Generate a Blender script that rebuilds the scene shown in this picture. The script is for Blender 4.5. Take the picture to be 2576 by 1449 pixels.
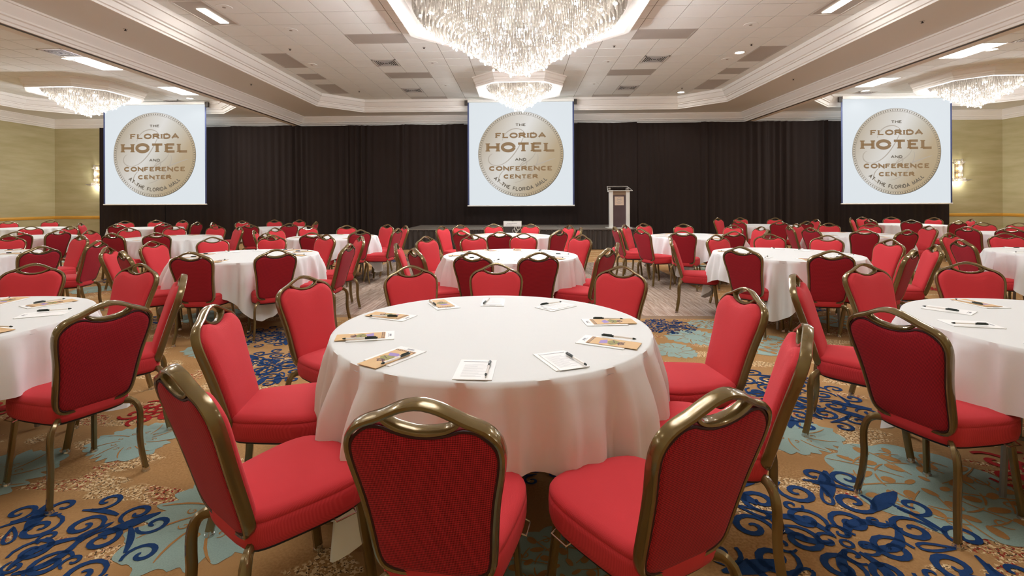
import bpy, math, random
import numpy as np
from mathutils import Matrix, Vector
for o in list(bpy.data.objects): bpy.data.objects.remove(o)
S = bpy.context.scene
COL = S.collection
PI = math.pi
# ---------------------------------------------------------------- camera
th, rho = math.radians(2.0), .0042
F = Vector((-math.sin(th), math.cos(th), 0)); R0 = Vector((math.cos(th), math.sin(th), 0)); U0 = Vector((0, 0, 1))
R = R0*math.cos(rho) - U0*math.sin(rho); U = U0*math.cos(rho) + R0*math.sin(rho)
cd = bpy.data.cameras.new('camera'); cam = bpy.data.objects.new('camera', cd); COL.objects.link(cam)
cam.matrix_world = Matrix(((R.x, U.x, -F.x, 0), (R.y, U.y, -F.y, 0), (R.z, U.z, -F.z, 1.395), (0, 0, 0, 1)))
cd.sensor_width = 36; cd.lens = 1212/2576*36
cd.shift_x = (1288-1265)/2576; cd.shift_y = (507-724.5)/2576
cd.clip_start = .05; cd.clip_end = 100
S.camera = cam
# ---------------------------------------------------------------- world, exposure
w = bpy.data.worlds.new('world'); S.world = w; w.use_nodes = True
w.node_tree.nodes['Background'].inputs[0].default_value = (1, .96, .92, 1)
w.node_tree.nodes['Background'].inputs[1].default_value = .3
S.view_settings.view_transform = 'Standard'; S.view_settings.look = 'None'
S.view_settings.gamma = 1; EXPO = .68; S.view_settings.exposure = EXPO; KE = 2**-EXPO          # KE keeps the projected pictures at their own brightness; S.view_settings.use_curve_mapping = False
S.cycles.max_bounces = 10; S.cycles.diffuse_bounces = 6; S.cycles.glossy_bounces = 3
S.cycles.transparent_max_bounces = 24; S.cycles.transmission_bounces = 4
S.cycles.sample_clamp_indirect = 6
BULB_E, DOWN, TROF, SCON = 330, 8, 18, 3      # chandelier bulb radiance, lamp powers (W)
# ---------------------------------------------------------------- materials
def newmat(name):
    m = bpy.data.materials.new(name); m.use_nodes = True
    return m, m.node_tree.nodes, m.node_tree.links, m.node_tree.nodes['Principled BSDF']
def lin(c):
    return tuple((x/12.92 if x <= .04045 else ((x+.055)/1.055)**2.4) for x in c)
def rgb(r, g, b): return lin((r/255, g/255, b/255)) + (1,)
def mat(name, col, rough=.6, metal=0, noise=0, nscale=20, bump=0, bscale=60, spec=.5, coat=0, sheen=0):
    m, n, l, p = newmat(name)
    p.inputs['Base Color'].default_value = rgb(*col)
    p.inputs['Roughness'].default_value = rough; p.inputs['Metallic'].default_value = metal
    p.inputs['Specular IOR Level'].default_value = spec
    if coat: p.inputs['Coat Weight'].default_value = coat; p.inputs['Coat Roughness'].default_value = .08
    if sheen: p.inputs['Sheen Weight'].default_value = sheen; p.inputs['Sheen Roughness'].default_value = .4
    tc = n.new('ShaderNodeTexCoord')
    if noise:
        t = n.new('ShaderNodeTexNoise'); t.inputs['Scale'].default_value = nscale; t.inputs['Detail'].default_value = 4
        l.new(tc.outputs['Object'], t.inputs['Vector'])
        mx = n.new('ShaderNodeMixRGB'); mx.blend_type = 'MULTIPLY'; mx.inputs[0].default_value = 1
        rr = n.new('ShaderNodeMapRange'); rr.inputs[3].default_value = 1-noise; rr.inputs[4].default_value = 1+noise
        l.new(t.outputs['Fac'], rr.inputs[0]); mx.inputs[1].default_value = rgb(*col)
        l.new(rr.outputs[0], mx.inputs[2]); l.new(mx.outputs[0], p.inputs['Base Color'])
    if bump:
        t = n.new('ShaderNodeTexNoise'); t.inputs['Scale'].default_value = bscale; t.inputs['Detail'].default_value = 5
        l.new(tc.outputs['Object'], t.inputs['Vector'])
        b = n.new('ShaderNodeBump'); b.inputs['Strength'].default_value = bump; b.inputs['Distance'].default_value = .01
        l.new(t.outputs['Fac'], b.inputs['Height']); l.new(b.outputs[0], p.inputs['Normal'])
    return m
def emis(name, col, strength):
    m, n, l, p = newmat(name)
    p.inputs['Base Color'].default_value = (.02, .02, .02, 1)
    p.inputs['Emission Color'].default_value = rgb(*col); p.inputs['Emission Strength'].default_value = strength
    p.inputs['Roughness'].default_value = .8; p.inputs['Specular IOR Level'].default_value = .1
    return m
def weave(name, c1, c2, sx, sz, rough=.75, mixf=.6):
    """woven upholstery: a fine diagonal thread grid in object space"""
    m, n, l, p = newmat(name)
    p.inputs['Roughness'].default_value = rough; p.inputs['Sheen Weight'].default_value = .12; p.inputs['Sheen Roughness'].default_value = .5
    p.inputs['Sheen Tint'].default_value = (1, .5, .55, 1); p.inputs['Specular IOR Level'].default_value = .15
    tc = n.new('ShaderNodeTexCoord'); sp = n.new('ShaderNodeSeparateXYZ'); l.new(tc.outputs['Object'], sp.inputs[0])
    ad = n.new('ShaderNodeMath'); ad.operation = 'ADD'; l.new(sp.outputs[2], ad.inputs[0]); l.new(sp.outputs[1], ad.inputs[1])
    def wave(a, b, sgn):
        c = n.new('ShaderNodeMath'); c.operation = 'MULTIPLY_ADD'; c.inputs[1].default_value = sgn; l.new(b, c.inputs[0]); l.new(a, c.inputs[2])
        d = n.new('ShaderNodeMath'); d.operation = 'MULTIPLY'; d.inputs[1].default_value = sx; l.new(c.outputs[0], d.inputs[0])
        s = n.new('ShaderNodeMath'); s.operation = 'SINE'; l.new(d.outputs[0], s.inputs[0]); return s.outputs[0]
    w1 = wave(sp.outputs[0], ad.outputs[0], 1); w2 = wave(sp.outputs[0], ad.outputs[0], -1)
    mu = n.new('ShaderNodeMath'); mu.operation = 'MULTIPLY'; l.new(w1, mu.inputs[0]); l.new(w2, mu.inputs[1])
    mr = n.new('ShaderNodeMapRange'); mr.inputs[1].default_value = -.35; mr.inputs[2].default_value = .35; l.new(mu.outputs[0], mr.inputs[0])
    ml = n.new('ShaderNodeMath'); ml.operation = 'MULTIPLY'; ml.inputs[1].default_value = mixf; l.new(mr.outputs[0], ml.inputs[0])
    mx = n.new('ShaderNodeMixRGB'); mx.inputs[1].default_value = rgb(*c1); mx.inputs[2].default_value = rgb(*c2)
    l.new(ml.outputs[0], mx.inputs[0]); l.new(mx.outputs[0], p.inputs['Base Color'])
    b = n.new('ShaderNodeBump'); b.inputs['Strength'].default_value = .25; b.inputs['Distance'].default_value = .002
    l.new(mr.outputs[0], b.inputs['Height']); l.new(b.outputs[0], p.inputs['Normal'])
    return m
M = {}
M['red'] = weave('red_fabric', (210, 64, 70), (178, 38, 46), 1500, 1500, mixf=.5)
M['redback_shaded'] = weave('red_black_weave_shaded', (196, 42, 56), (56, 14, 24), 780, 780, mixf=.82)  # real black threads, plus the shade of the chair rears darkened into the colour
M['piping'] = mat('dark_piping', (60, 14, 18), .7)
M['bronze'] = mat('bronze_lacquer', (122, 102, 60), .22, .55, noise=.10, nscale=9, coat=.9)
M['black'] = mat('black_plastic', (14, 14, 17), .5)
M['chrome'] = mat('chrome', (210, 208, 205), .15, 1)
M['steel'] = mat('grey_steel', (150, 150, 150), .4, .7)
M['cream'] = mat('cream_moulding', (240, 235, 227), .55, bump=.05, bscale=30)
M['soffit'] = mat('soffit_paint', (228, 226, 219), .55, bump=.05, bscale=40)
M['tile'] = mat('ceiling_tile', (245, 247, 242), .85, noise=.02, nscale=3, bump=.4, bscale=160)
M['grid'] = mat('ceiling_grid', (160, 150, 138), .6)
M['dull'] = mat('dull_diffuser', (190, 183, 174), .5)
M['ventw'] = mat('vent_white', (225, 220, 212), .4)
M['ventd'] = mat('vent_dark', (26, 22, 19), .7)
M['wallm'] = None
M['rail'] = mat('oak_rail', (214, 158, 62), .35, noise=.12, nscale=5)
M['board'] = mat('wood_board', (150, 112, 74), .6, noise=.2, nscale=8)
M['white'] = mat('white_paper', (246, 246, 244), .7)
M['print'] = mat('grey_print', (150, 150, 155), .7)
M['lam'] = mat('white_laminate', (232, 230, 222), .3)
M['deck'] = mat('stage_deck', (112, 104, 94), .6, noise=.15, nscale=6)
M['alu'] = mat('aluminium_edge', (190, 186, 180), .3, .8)
M['skirt'] = mat('black_skirt', (58, 50, 44), .75)
M['track'] = mat('dark_track', (62, 54, 46), .5)
M['navy'] = mat('carpet_navy', (36, 66, 112), 1, noise=.25, nscale=60, bump=.5, bscale=400, spec=.1)
M['sky'] = mat('carpet_light_blue', (160, 184, 174), 1, noise=.22, nscale=70, bump=.5, bscale=400, spec=.1)
M['crim'] = mat('carpet_crimson', (176, 46, 44), 1, noise=.22, nscale=60, bump=.5, bscale=400, spec=.1)
M['bulb'] = emis('lamp_bulb', (246, 249, 255), BULB_E)
M['lamp'] = emis('lamp_disc', (255, 248, 236), 14)
M['trof'] = emis('troffer_glow', (255, 250, 240), 6)
M['scr'] = emis('projected_ground', (222, 229, 234), KE*.97)
M['txt'] = emis('projected_brown', (142, 112, 76), KE*.92)
M['txt2'] = emis('projected_grey_brown', (108, 98, 84), KE*.92)
M['swash'] = emis('projected_swash', (178, 168, 154), KE*.95)
M['navyln'] = mat('screen_halo_blue', (60, 70, 110), .6)  # blue halo along the screen sides, put into a strip colour
M['kraft'] = mat('kraft_card', (218, 180, 130), .7, noise=.06, nscale=30)
M['purple'] = mat('violet_print', (158, 136, 196), .7)
M['olive'] = mat('olive_print', (150, 146, 84), .7, noise=.4, nscale=90)
M['maroon'] = mat('maroon_print', (92, 60, 66), .7)
M['pend'] = mat('dark_green_cap', (32, 44, 38), .35)
M['penw'] = mat('white_barrel', (238, 234, 228), .3)
M['silver'] = mat('satin_silver', (170, 168, 164), .35, .6)
M['brass'] = mat('brass', (200, 160, 80), .3, .9)
M['plum'] = mat('plum_board', (88, 70, 72), .35, noise=.3, nscale=5)
M['tan'] = mat('tan_board', (150, 124, 100), .4)

def curtain_mat():
    m, n, l, p = newmat('black_drape')
    p.inputs['Base Color'].default_value = rgb(40, 30, 26); p.inputs['Roughness'].default_value = .8
    p.inputs['Sheen Weight'].default_value = .08; p.inputs['Sheen Tint'].default_value = (.9, .7, .55, 1); p.inputs['Specular IOR Level'].default_value = .2
    return m
M['drape'] = curtain_mat()
def cloth_mat():
    m = mat('white_linen', (226, 227, 225), .8, bump=.25, bscale=7, spec=.2)
    return m
M['cloth'] = cloth_mat()
def wall_mat():
    m, n, l, p = newmat('green_tan_wallpaper')
    p.inputs['Roughness'].default_value = .55
    tc = n.new('ShaderNodeTexCoord'); mp = n.new('ShaderNodeMapping'); mp.inputs['Scale'].default_value = (.5, .5, 3)
    l.new(tc.outputs['Object'], mp.inputs[0])
    t = n.new('ShaderNodeTexNoise'); t.inputs['Scale'].default_value = 2.2; t.inputs['Detail'].default_value = 6; l.new(mp.outputs[0], t.inputs['Vector'])
    cr = n.new('ShaderNodeValToRGB'); cr.color_ramp.elements[0].position = .3; cr.color_ramp.elements[1].position = .7
    cr.color_ramp.elements[0].color = rgb(174, 162, 118); cr.color_ramp.elements[1].color = rgb(190, 179, 138)
    l.new(t.outputs['Fac'], cr.inputs[0]); l.new(cr.outputs[0], p.inputs['Base Color'])
    return m
M['wallm'] = wall_mat()
def carpet_mat():
    m, n, l, p = newmat('patterned_carpet')
    p.inputs['Roughness'].default_value = 1; p.inputs['Specular IOR Level'].default_value = .08
    tc = n.new('ShaderNodeTexCoord'); co = tc.outputs['Object']
    def noise(s, d=3, off=0, sc=None):
        mp = n.new('ShaderNodeMapping'); mp.inputs['Location'].default_value = (off, off*1.7, 0)
        if sc: mp.inputs['Scale'].default_value = sc; mp.inputs['Rotation'].default_value = (0, 0, .5)
        l.new(co, mp.inputs[0])
        t = n.new('ShaderNodeTexNoise'); t.inputs['Scale'].default_value = s; t.inputs['Detail'].default_value = d
        l.new(mp.outputs[0], t.inputs['Vector']); return t.outputs['Fac']
    def ramp(x, a, b):
        r = n.new('ShaderNodeMapRange'); r.inputs[1].default_value = a; r.inputs[2].default_value = b; l.new(x, r.inputs[0]); return r.outputs[0]
    def mul(a, b):
        q = n.new('ShaderNodeMath'); q.operation = 'MULTIPLY'; l.new(a, q.inputs[0]); l.new(b, q.inputs[1]); return q.outputs[0]
    def mix(f, a, b):
        q = n.new('ShaderNodeMixRGB'); l.new(f, q.inputs[0])
        for i, v in ((1, a), (2, b)):
            if isinstance(v, tuple): q.inputs[i].default_value = v
            else: l.new(v, q.inputs[i])
        return q.outputs[0]
    base = mix(ramp(noise(2.5, 3), .3, .7), rgb(166, 126, 80), rgb(188, 148, 100))
    base = mix(ramp(noise(90, 2, 3), .35, .65), base, mix(ramp(noise(2, 1, 9), .3, .7), rgb(152, 114, 72), rgb(180, 140, 94)))
    patch = ramp(noise(2.3, 2, 17, (1, 2.0, 1)), .545, .575)
    speck = ramp(noise(62, 1, 5), .47, .50)
    redp = ramp(noise(1.9, 1, 31), .5, .56)
    sc = mix(mul(redp, ramp(noise(48, 1, 12), .5, .54)), rgb(226, 200, 156), rgb(158, 52, 40))
    dark = mix(ramp(noise(80, 1, 44), .55, .58), sc, rgb(96, 74, 50))
    c = mix(mul(patch, speck), base, dark)
    l.new(c, p.inputs['Base Color'])
    b = n.new('ShaderNodeBump'); b.inputs['Strength'].default_value = .5; b.inputs['Distance'].default_value = .004
    l.new(noise(420, 2, 7), b.inputs['Height']); l.new(b.outputs[0], p.inputs['Normal'])
    return m
M['carpet'] = carpet_mat()
def plank_mat():
    m, n, l, p = newmat('grey_brown_parquet')
    p.inputs['Roughness'].default_value = .25
    tc = n.new('ShaderNodeTexCoord'); mp = n.new('ShaderNodeMapping'); mp.inputs['Scale'].default_value = (18, 1.6, 1)
    gi = n.new('ShaderNodeObjectInfo')
    l.new(tc.outputs['Object'], mp.inputs[0])
    ad = n.new('ShaderNodeVectorMath'); ad.operation = 'ADD'; l.new(mp.outputs[0], ad.inputs[0]); l.new(gi.outputs['Location'], ad.inputs[1])
    t = n.new('ShaderNodeTexNoise'); t.inputs['Scale'].default_value = 2; t.inputs['Detail'].default_value = 5; l.new(ad.outputs[0], t.inputs['Vector'])
    cr = n.new('ShaderNodeValToRGB'); cr.color_ramp.elements[0].position = .3; cr.color_ramp.elements[1].position = .75
    cr.color_ramp.elements[0].color = rgb(160, 136, 116); cr.color_ramp.elements[1].color = rgb(218, 200, 182)
    l.new(t.outputs['Fac'], cr.inputs[0])
    mr = n.new('ShaderNodeMapRange'); mr.inputs[3].default_value = .68; mr.inputs[4].default_value = 1.08; l.new(gi.outputs['Random'], mr.inputs[0])
    mx = n.new('ShaderNodeMixRGB'); mx.blend_type = 'MULTIPLY'; mx.inputs[0].default_value = 1
    l.new(cr.outputs[0], mx.inputs[1]); l.new(mr.outputs[0], mx.inputs[2]); l.new(mx.outputs[0], p.inputs['Base Color'])
    return m
M['plank'] = plank_mat()
def crystal_mat():
    m, n, l, p = newmat('cut_crystal')
    n.remove(p); out = n['Material Output']
    tr = n.new('ShaderNodeBsdfTransparent'); tr.inputs[0].default_value = (1, 1, 1, 1)
    tl = n.new('ShaderNodeBsdfTranslucent'); tl.inputs[0].default_value = rgb(158, 149, 136)
    gl = n.new('ShaderNodeBsdfGlossy'); gl.inputs['Roughness'].default_value = .12; gl.inputs[0].default_value = rgb(255, 250, 244)
    df = n.new('ShaderNodeBsdfDiffuse'); df.inputs[0].default_value = rgb(158, 149, 136)
    a = n.new('ShaderNodeMixShader'); a.inputs[0].default_value = .5; l.new(tl.outputs[0], a.inputs[1]); l.new(df.outputs[0], a.inputs[2])
    b = n.new('ShaderNodeMixShader'); b.inputs[0].default_value = .4; l.new(a.outputs[0], b.inputs[1]); l.new(gl.outputs[0], b.inputs[2])
    c = n.new('ShaderNodeMixShader'); c.inputs[0].default_value = .58; l.new(tr.outputs[0], c.inputs[1]); l.new(b.outputs[0], c.inputs[2])
    l.new(c.outputs[0], out.inputs[0])
    return m
M['crystal'] = crystal_mat()
def clear_mat():
    m, n, l, p = newmat('clear_acrylic')
    n.remove(p); out = n['Material Output']
    tr = n.new('ShaderNodeBsdfTransparent'); tr.inputs[0].default_value = (.8, .78, .76, 1)
    gl = n.new('ShaderNodeBsdfGlossy'); gl.inputs['Roughness'].default_value = .08
    c = n.new('ShaderNodeMixShader'); c.inputs[0].default_value = .25; l.new(tr.outputs[0], c.inputs[1]); l.new(gl.outputs[0], c.inputs[2])
    l.new(c.outputs[0], out.inputs[0]); return m
M['clear'] = clear_mat()
def medal_mat():
    """the projected silver-gold seal: a flat picture with its own brushed gradient, given off by the screen"""
    m, n, l, p = newmat('projected_seal')
    tc = n.new('ShaderNodeTexCoord'); sp = n.new('ShaderNodeSeparateXYZ'); l.new(tc.outputs['Object'], sp.inputs[0])
    def lincomb(a, b, c):
        q = n.new('ShaderNodeMath'); q.operation = 'MULTIPLY_ADD'; q.inputs[1].default_value = a; q.inputs[2].default_value = c; l.new(sp.outputs[0], q.inputs[0])
        r = n.new('ShaderNodeMath'); r.operation = 'MULTIPLY_ADD'; r.inputs[1].default_value = b; l.new(sp.outputs[2], r.inputs[0]); l.new(q.outputs[0], r.inputs[2]); return r.outputs[0]
    r = n.new('ShaderNodeValToRGB'); e = r.color_ramp.elements
    e[0].position = 0; e[0].color = rgb(176, 160, 134); e[1].position = 1; e[1].color = rgb(178, 158, 124)
    for pos, c in ((.22, (206, 198, 186)), (.42, (222, 219, 214)), (.6, (200, 192, 176)), (.8, (184, 164, 132))):
        q = e.new(pos); q.color = rgb(*c)
    l.new(lincomb(.3, -.16, .5), r.inputs[0])
    p.inputs['Base Color'].default_value = (.02, .02, .02, 1); l.new(r.outputs[0], p.inputs['Emission Color']); p.inputs['Emission Strength'].default_value = KE*.92
    p.inputs['Specular IOR Level'].default_value = .1
    return m
M['medal'] = medal_mat()

# ---------------------------------------------------------------- mesh helpers
class MB:
    """collects verts and faces, then links them as one mesh object"""
    def __init__(s): s.v = []; s.f = []; s.mi = []; s.cur = 0
    def add(s, vs, fs):
        b = len(s.v); s.v += [tuple(v) for v in vs]; s.f += [tuple(i+b for i in f) for f in fs]; s.mi += [s.cur]*len(fs); return s
    def box(s, x0, y0, z0, x1, y1, z1):
        return s.add([(x0,y0,z0),(x1,y0,z0),(x1,y1,z0),(x0,y1,z0),(x0,y0,z1),(x1,y0,z1),(x1,y1,z1),(x0,y1,z1)],
                     [(3,2,1,0),(4,5,6,7),(0,1,5,4),(1,2,6,5),(2,3,7,6),(3,0,4,7)])
    def cyl(s, x, y, z0, z1, r, n=16, r1=None):
        r1 = r if r1 is None else r1
        vs = [(x+r*math.cos(2*PI*i/n), y+r*math.sin(2*PI*i/n), z0) for i in range(n)] + [(x+r1*math.cos(2*PI*i/n), y+r1*math.sin(2*PI*i/n), z1) for i in range(n)]
        return s.add(vs, [tuple(range(n))[::-1], tuple(range(n, 2*n))] + [(i, (i+1) % n, n+(i+1) % n, n+i) for i in range(n)])
    def loft(s, rings, closed=True, cap0=False, cap1=False):
        n = len(rings[0]); vs = [p for r in rings for p in r]; fs = []
        for k in range(len(rings)-1):
            for i in range(n if closed else n-1):
                j = (i+1) % n; fs.append((k*n+i, k*n+j, (k+1)*n+j, (k+1)*n+i))
        if cap0: fs.append(tuple(range(n))[::-1])
        if cap1: fs.append(tuple(range((len(rings)-1)*n, len(rings)*n)))
        return s.add(vs, fs)
    def tube(s, pts, a, b=None, side=None, n=8, closed=False, p=2.0):
        """sweep of a superellipse section; a = half width along `side`, b = half depth across"""
        b = a if b is None else b; pts = [Vector(q) for q in pts]; rings = []; N = len(pts)
        prev = None
        for i, q in enumerate(pts):
            if closed: t = (pts[(i+1) % N]-pts[i-1]).normalized()
            else: t = (pts[min(i+1, N-1)]-pts[max(i-1, 0)]).normalized()
            if side is not None: u = Vector(side)
            else: u = prev if prev is not None else (Vector((0, 0, 1)) if abs(t.z) < .9 else Vector((1, 0, 0)))
            u = (u - t*u.dot(t)).normalized(); vv = t.cross(u); prev = u
            ring = []
            for k in range(n):
                an = 2*PI*(k+.5)/n; c, d = math.cos(an), math.sin(an)
                ring.append(tuple(q + u*(a*math.copysign(abs(c)**(2/p), c)) + vv*(b*math.copysign(abs(d)**(2/p), d))))
            rings.append(ring)
        if closed: rings.append(rings[0]); return s.loft(rings)
        return s.loft(rings, True, True, True)
    def build(s, name, m, parent=None, smooth=True, ang=35, fixn=True):
        me = bpy.data.meshes.new(name); me.from_pydata(s.v, [], s.f)
        for x in (m if isinstance(m, (list, tuple)) else [m]): me.materials.append(x)
        if isinstance(m, (list, tuple)): me.polygons.foreach_set('material_index', s.mi)
        if fixn:
            import bmesh
            bm = bmesh.new(); bm.from_mesh(me); bmesh.ops.remove_doubles(bm, verts=bm.verts, dist=1e-6); bmesh.ops.recalc_face_normals(bm, faces=bm.faces); bm.to_mesh(me); bm.free()
        if smooth:
            me.polygons.foreach_set('use_smooth', [True]*len(me.polygons)); me.set_sharp_from_angle(angle=math.radians(ang))
        return link(name, me, parent)
def link(name, me, parent=None, loc=None):
    o = bpy.data.objects.new(name, me); COL.objects.link(o)
    if parent: o.parent = parent
    if loc: o.location = loc
    return o
def tag(o, label=None, cat=None, group=None, kind=None):
    for k, v in (('label', label), ('category', cat), ('group', group), ('kind', kind)):
        if v: o[k] = v
    return o
def empty(name, loc=(0, 0, 0), rz=0, **kw):
    o = bpy.data.objects.new(name, None); COL.objects.link(o); o.location = loc; o.rotation_euler = (0, 0, rz); o.empty_display_size = .1
    return tag(o, **kw)
def copy_tree(o, parent=None):
    c = o.copy(); COL.objects.link(c)
    if parent: c.parent = parent
    for ch in list(o.children): copy_tree(ch, c)
    return c
def light(kind, name, loc, power, parent=None, **kw):
    ld = bpy.data.lights.new(name, kind); ld.energy = power; ld.color = (.97, .985, 1)
    for k, v in kw.items(): setattr(ld, k, v)
    o = bpy.data.objects.new(name, ld); COL.objects.link(o); o.location = loc
    if parent: o.parent = parent
    return o

# ================================================================= STRUCTURE
ZT, ZL, ZB = 4.795, 4.407, 4.10          # tile plane, coffer lip, bulkhead / wall crown bottom
XL, XR, YB, YF = -16.85, 16.35, 16.9, -1.2
fl = MB().box(XL-.2, YF-.2, -.1, XR+.2, YB+.2, 0).build('floor', M['carpet'], smooth=False); tag(fl, kind='structure')
def wall(name, *b): return tag(MB().box(*b).build(name, M['wallm'], smooth=False), kind='structure')
wall('wall_left', XL-.15, YF, 0, XL, YB, 4.9); wall('wall_right', XR, YF, 0, XR+.15, YB, 4.9)
wall('wall_back', XL-.15, YB, 0, XR+.15, YB+.15, 4.9); wall('wall_front', XL-.15, YF-.15, 0, XR+.15, YF, 4.9)
def rail(name, pts):                      # oak chair rail, moulded
    m = MB()
    (x0, y0), (x1, y1) = pts; d = Vector((x1-x0, y1-y0, 0)).normalized(); nrm = Vector((d.y, -d.x, 0))
    prof = [(0, .83), (.018, .835), (.022, .86), (.03, .875), (.03, .90), (.02, .915), (.012, .93), (0, .935)]
    rings = [[tuple(Vector((x, y, 0)) + nrm*a + Vector((0, 0, z))) for a, z in prof] for x, y in ((x0, y0), (x1, y1))]
    m.loft(rings, True, True, True)
    return tag(m.build(name, M['rail']), kind='structure')
rail('trim_1', ((XL, YB), (XR, YB))); rail('trim_2', ((XL, YF), (XL, YB))); rail('trim_3', ((XR, YB), (XR, YF)))
def skirtb(name, *b): return tag(MB().box(*b).build(name, M['cream'], smooth=False), kind='structure')
skirtb('baseboard_left', XL, YF, 0, XL+.02, YB, .12); skirtb('baseboard_right', XR-.02, YF, 0, XR, YB, .12); skirtb('baseboard_back', XL, YB-.02, 0, XR, YB, .12)

def octo(x0, x1, y0, y1, c):
    return [(x0+c, y0), (x1-c, y0), (x1, y0+c), (x1, y1-c), (x1-c, y1), (x0+c, y1), (x0, y1-c), (x0, y0+c)]
def inset(poly, d):
    n = len(poly); out = []
    for i in range(n):
        p0, p1, p2 = Vector(poly[i-1]), Vector(poly[i]), Vector(poly[(i+1) % n])
        a = (p1-p0).normalized(); b = (p2-p1).normalized()
        na, nb = Vector((-a.y, a.x)), Vector((-b.y, b.x))
        k = (na+nb).normalized(); out.append(tuple(p1 + k*(d/max(.2, k.dot(na)))))
    return out
def moulding(name, poly, prof, m, parent=None):
    mb = MB(); mb.loft([[(x, y, z) for x, y in inset(poly, d)] for d, z in prof])
    return mb.build(name, m, parent, smooth=True, ang=20, fixn=False)
tn = [3]
def trim(name_unused=None):
    tn[0] += 1; return 'trim_%d' % tn[0]
CROWN = [(0, ZL), (.03, ZL), (.03, ZL+.035), (.055, ZL+.045), (.07, ZL+.10), (.075, ZL+.13), (.11, ZL+.135), (.11, ZL+.165), (.14, ZL+.18), (.18, ZL+.25), (.20, ZL+.30), (.23, ZL+.305), (.23, ZT)]
WCROWN = [(0, ZB), (.03, ZB), (.03, ZB+.04), (.06, ZB+.05), (.075, ZB+.10), (.11, ZB+.11), (.11, ZB+.14), (.15, ZB+.19), (.19, ZB+.23), (.21, ZB+.27), (.235, ZB+.275), (.235, ZL)]
PX, PY, Y0 = .591, .582, 9.65
tile_me = MB().box(-PX/2+.008, -PY/2+.008, 0, PX/2-.008, PY/2-.008, .012).build('tile_proto', M['tile'], smooth=False)
tile_mesh = tile_me.data; bpy.data.objects.remove(tile_me)
SKIP = set()
def section(x0, x1, ox0, ox1, oy0, oy1, c, rings, ymin, c0, c1):
    ceil = MB().box(x0, YF, ZT+.014, x1, YB, ZT+.09).build('ceiling', M['grid'], smooth=False); tag(ceil, kind='structure')
    o = octo(ox0, ox1, oy0, oy1, c); rx0, rx1, ry0, ry1 = x0+.235, x1-.235, YF+.235, YB-.235
    s = MB(); z = ZL
    def P(*q): s.add([(a, b, z) for a, b in q], [tuple(range(len(q)))])
    P(o[0], o[1], (o[1][0], ry0), (o[0][0], ry0)); P(o[2], o[3], (rx1, o[3][1]), (rx1, o[2][1]))
    P(o[4], o[5], (o[5][0], ry1), (o[4][0], ry1)); P(o[6], o[7], (rx0, o[7][1]), (rx0, o[6][1]))
    P(o[1], o[2], (rx1, o[2][1]), (rx1, ry0), (o[1][0], ry0)); P(o[3], o[4], (o[4][0], ry1), (rx1, ry1), (rx1, o[3][1]))
    P(o[5], o[6], (rx0, o[6][1]), (rx0, ry1), (o[5][0], ry1)); P(o[7], o[0], (o[0][0], ry0), (rx0, ry0), (rx0, o[7][1]))
    tag(s.build(trim(), M['soffit'], smooth=False), kind='structure')
    tag(moulding(trim(), o, CROWN, M['cream']), kind='structure')
    tag(moulding(trim(), [(x0, YF), (x1, YF), (x1, YB), (x0, YB)], WCROWN, M['cream']), kind='structure')
    near, far = [], []
    for i in range(c0, c1):
        for j in range(-16, 12):
            cx, cy = (i+.5)*PX, Y0+(j+.5)*PY
            if not (ox0-.05 < cx < ox1+.05 and oy0-.05 < cy < oy1+.05): continue
            if (i, j) in SKIP: continue
            if any(max(abs(cx-a), abs(cy-b)) < hw-.3 and abs(cx-a)+abs(cy-b) < hw*1.42-.3 for a, b, hw in rings): continue
            dx = min(cx-ox0, ox1-cx)+min(cy-oy0, oy1-cy)
            if dx < c-.3: continue
            (near if cy > ymin else far).append((cx, cy))
    for cx, cy in near[:300]:
        link('ceiling_tile', tile_mesh, ceil, (cx, cy, ZT))
    far += near[300:]
    b = MB()
    for cx, cy in far: b.box(cx-PX/2+.006, cy-PY/2+.006, ZT, cx+PX/2-.006, cy+PY/2-.006, ZT+.012)
    if far: tag(b.build('ceiling_tiles_beyond', M['tile'], ceil, smooth=False, fixn=False), kind='stuff')
    return ceil
# fixtures that take the place of tiles: (first column, first row, columns, rows, kind)
FIX = [(-6, 0, 2, 1, 'dull'), (4, 0, 2, 1, 'dull'), (-6, 5, 2, 1, 'dull'), (4, 5, 2, 1, 'dull'), (-10, 2, 1, 2, 'dull'), (9, 2, 1, 2, 'dull'),
       (-10, 5, 1, 1, 'dull'), (9, 5, 1, 1, 'dull'), (-10, 7, 1, 2, 'dull'), (9, 7, 1, 2, 'dull'), (-6, 10, 2, 1, 'dull'), (4, 10, 2, 1, 'dull'),
       (-6, 3, 1, 1, 'vent'), (5, 3, 1, 1, 'vent'), (-6, 8, 1, 1, 'vent'), (5, 8, 1, 1, 'vent'),
       (-10, -3, 1, 2, 'half'), (9, -3, 1, 2, 'half'), (-10, -10, 1, 2, 'lit'), (9, -10, 1, 2, 'lit'),
       (-18, 2, 1, 2, 'lit'), (-18, 7, 1, 2, 'lit'), (17, 2, 1, 2, 'lit'), (17, 7, 1, 2, 'lit'), (-18, -6, 1, 2, 'lit'), (17, -6, 1, 2, 'lit'),
       (-18, 1, 1, 1, 'vent'), (-20, 10, 1, 1, 'vent'), (18, 1, 1, 1, 'vent'), (18, 10, 1, 1, 'vent')]
for i, j, ni, nj, k in FIX:
    for a in range(ni):
        for b in range(nj): SKIP.add((i+a, j+b))
BIG = [(0, 7.95, 2.12)]; SM = [(0, 13.8, 1.2), (0, 2.1, 1.2)]
section(-7.76, 7.76, -6.37, 6.37, -.3, 16.05, 1.15, BIG+SM, 7.6, -11, 11)
section(XL, -7.98, -15.9, -8.88, -.3, 16.0, 1.1, [(-12.66, 13.7, 1.2), (-12.66, 2.1, 1.2)], 9.0, -28, -14)
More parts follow.
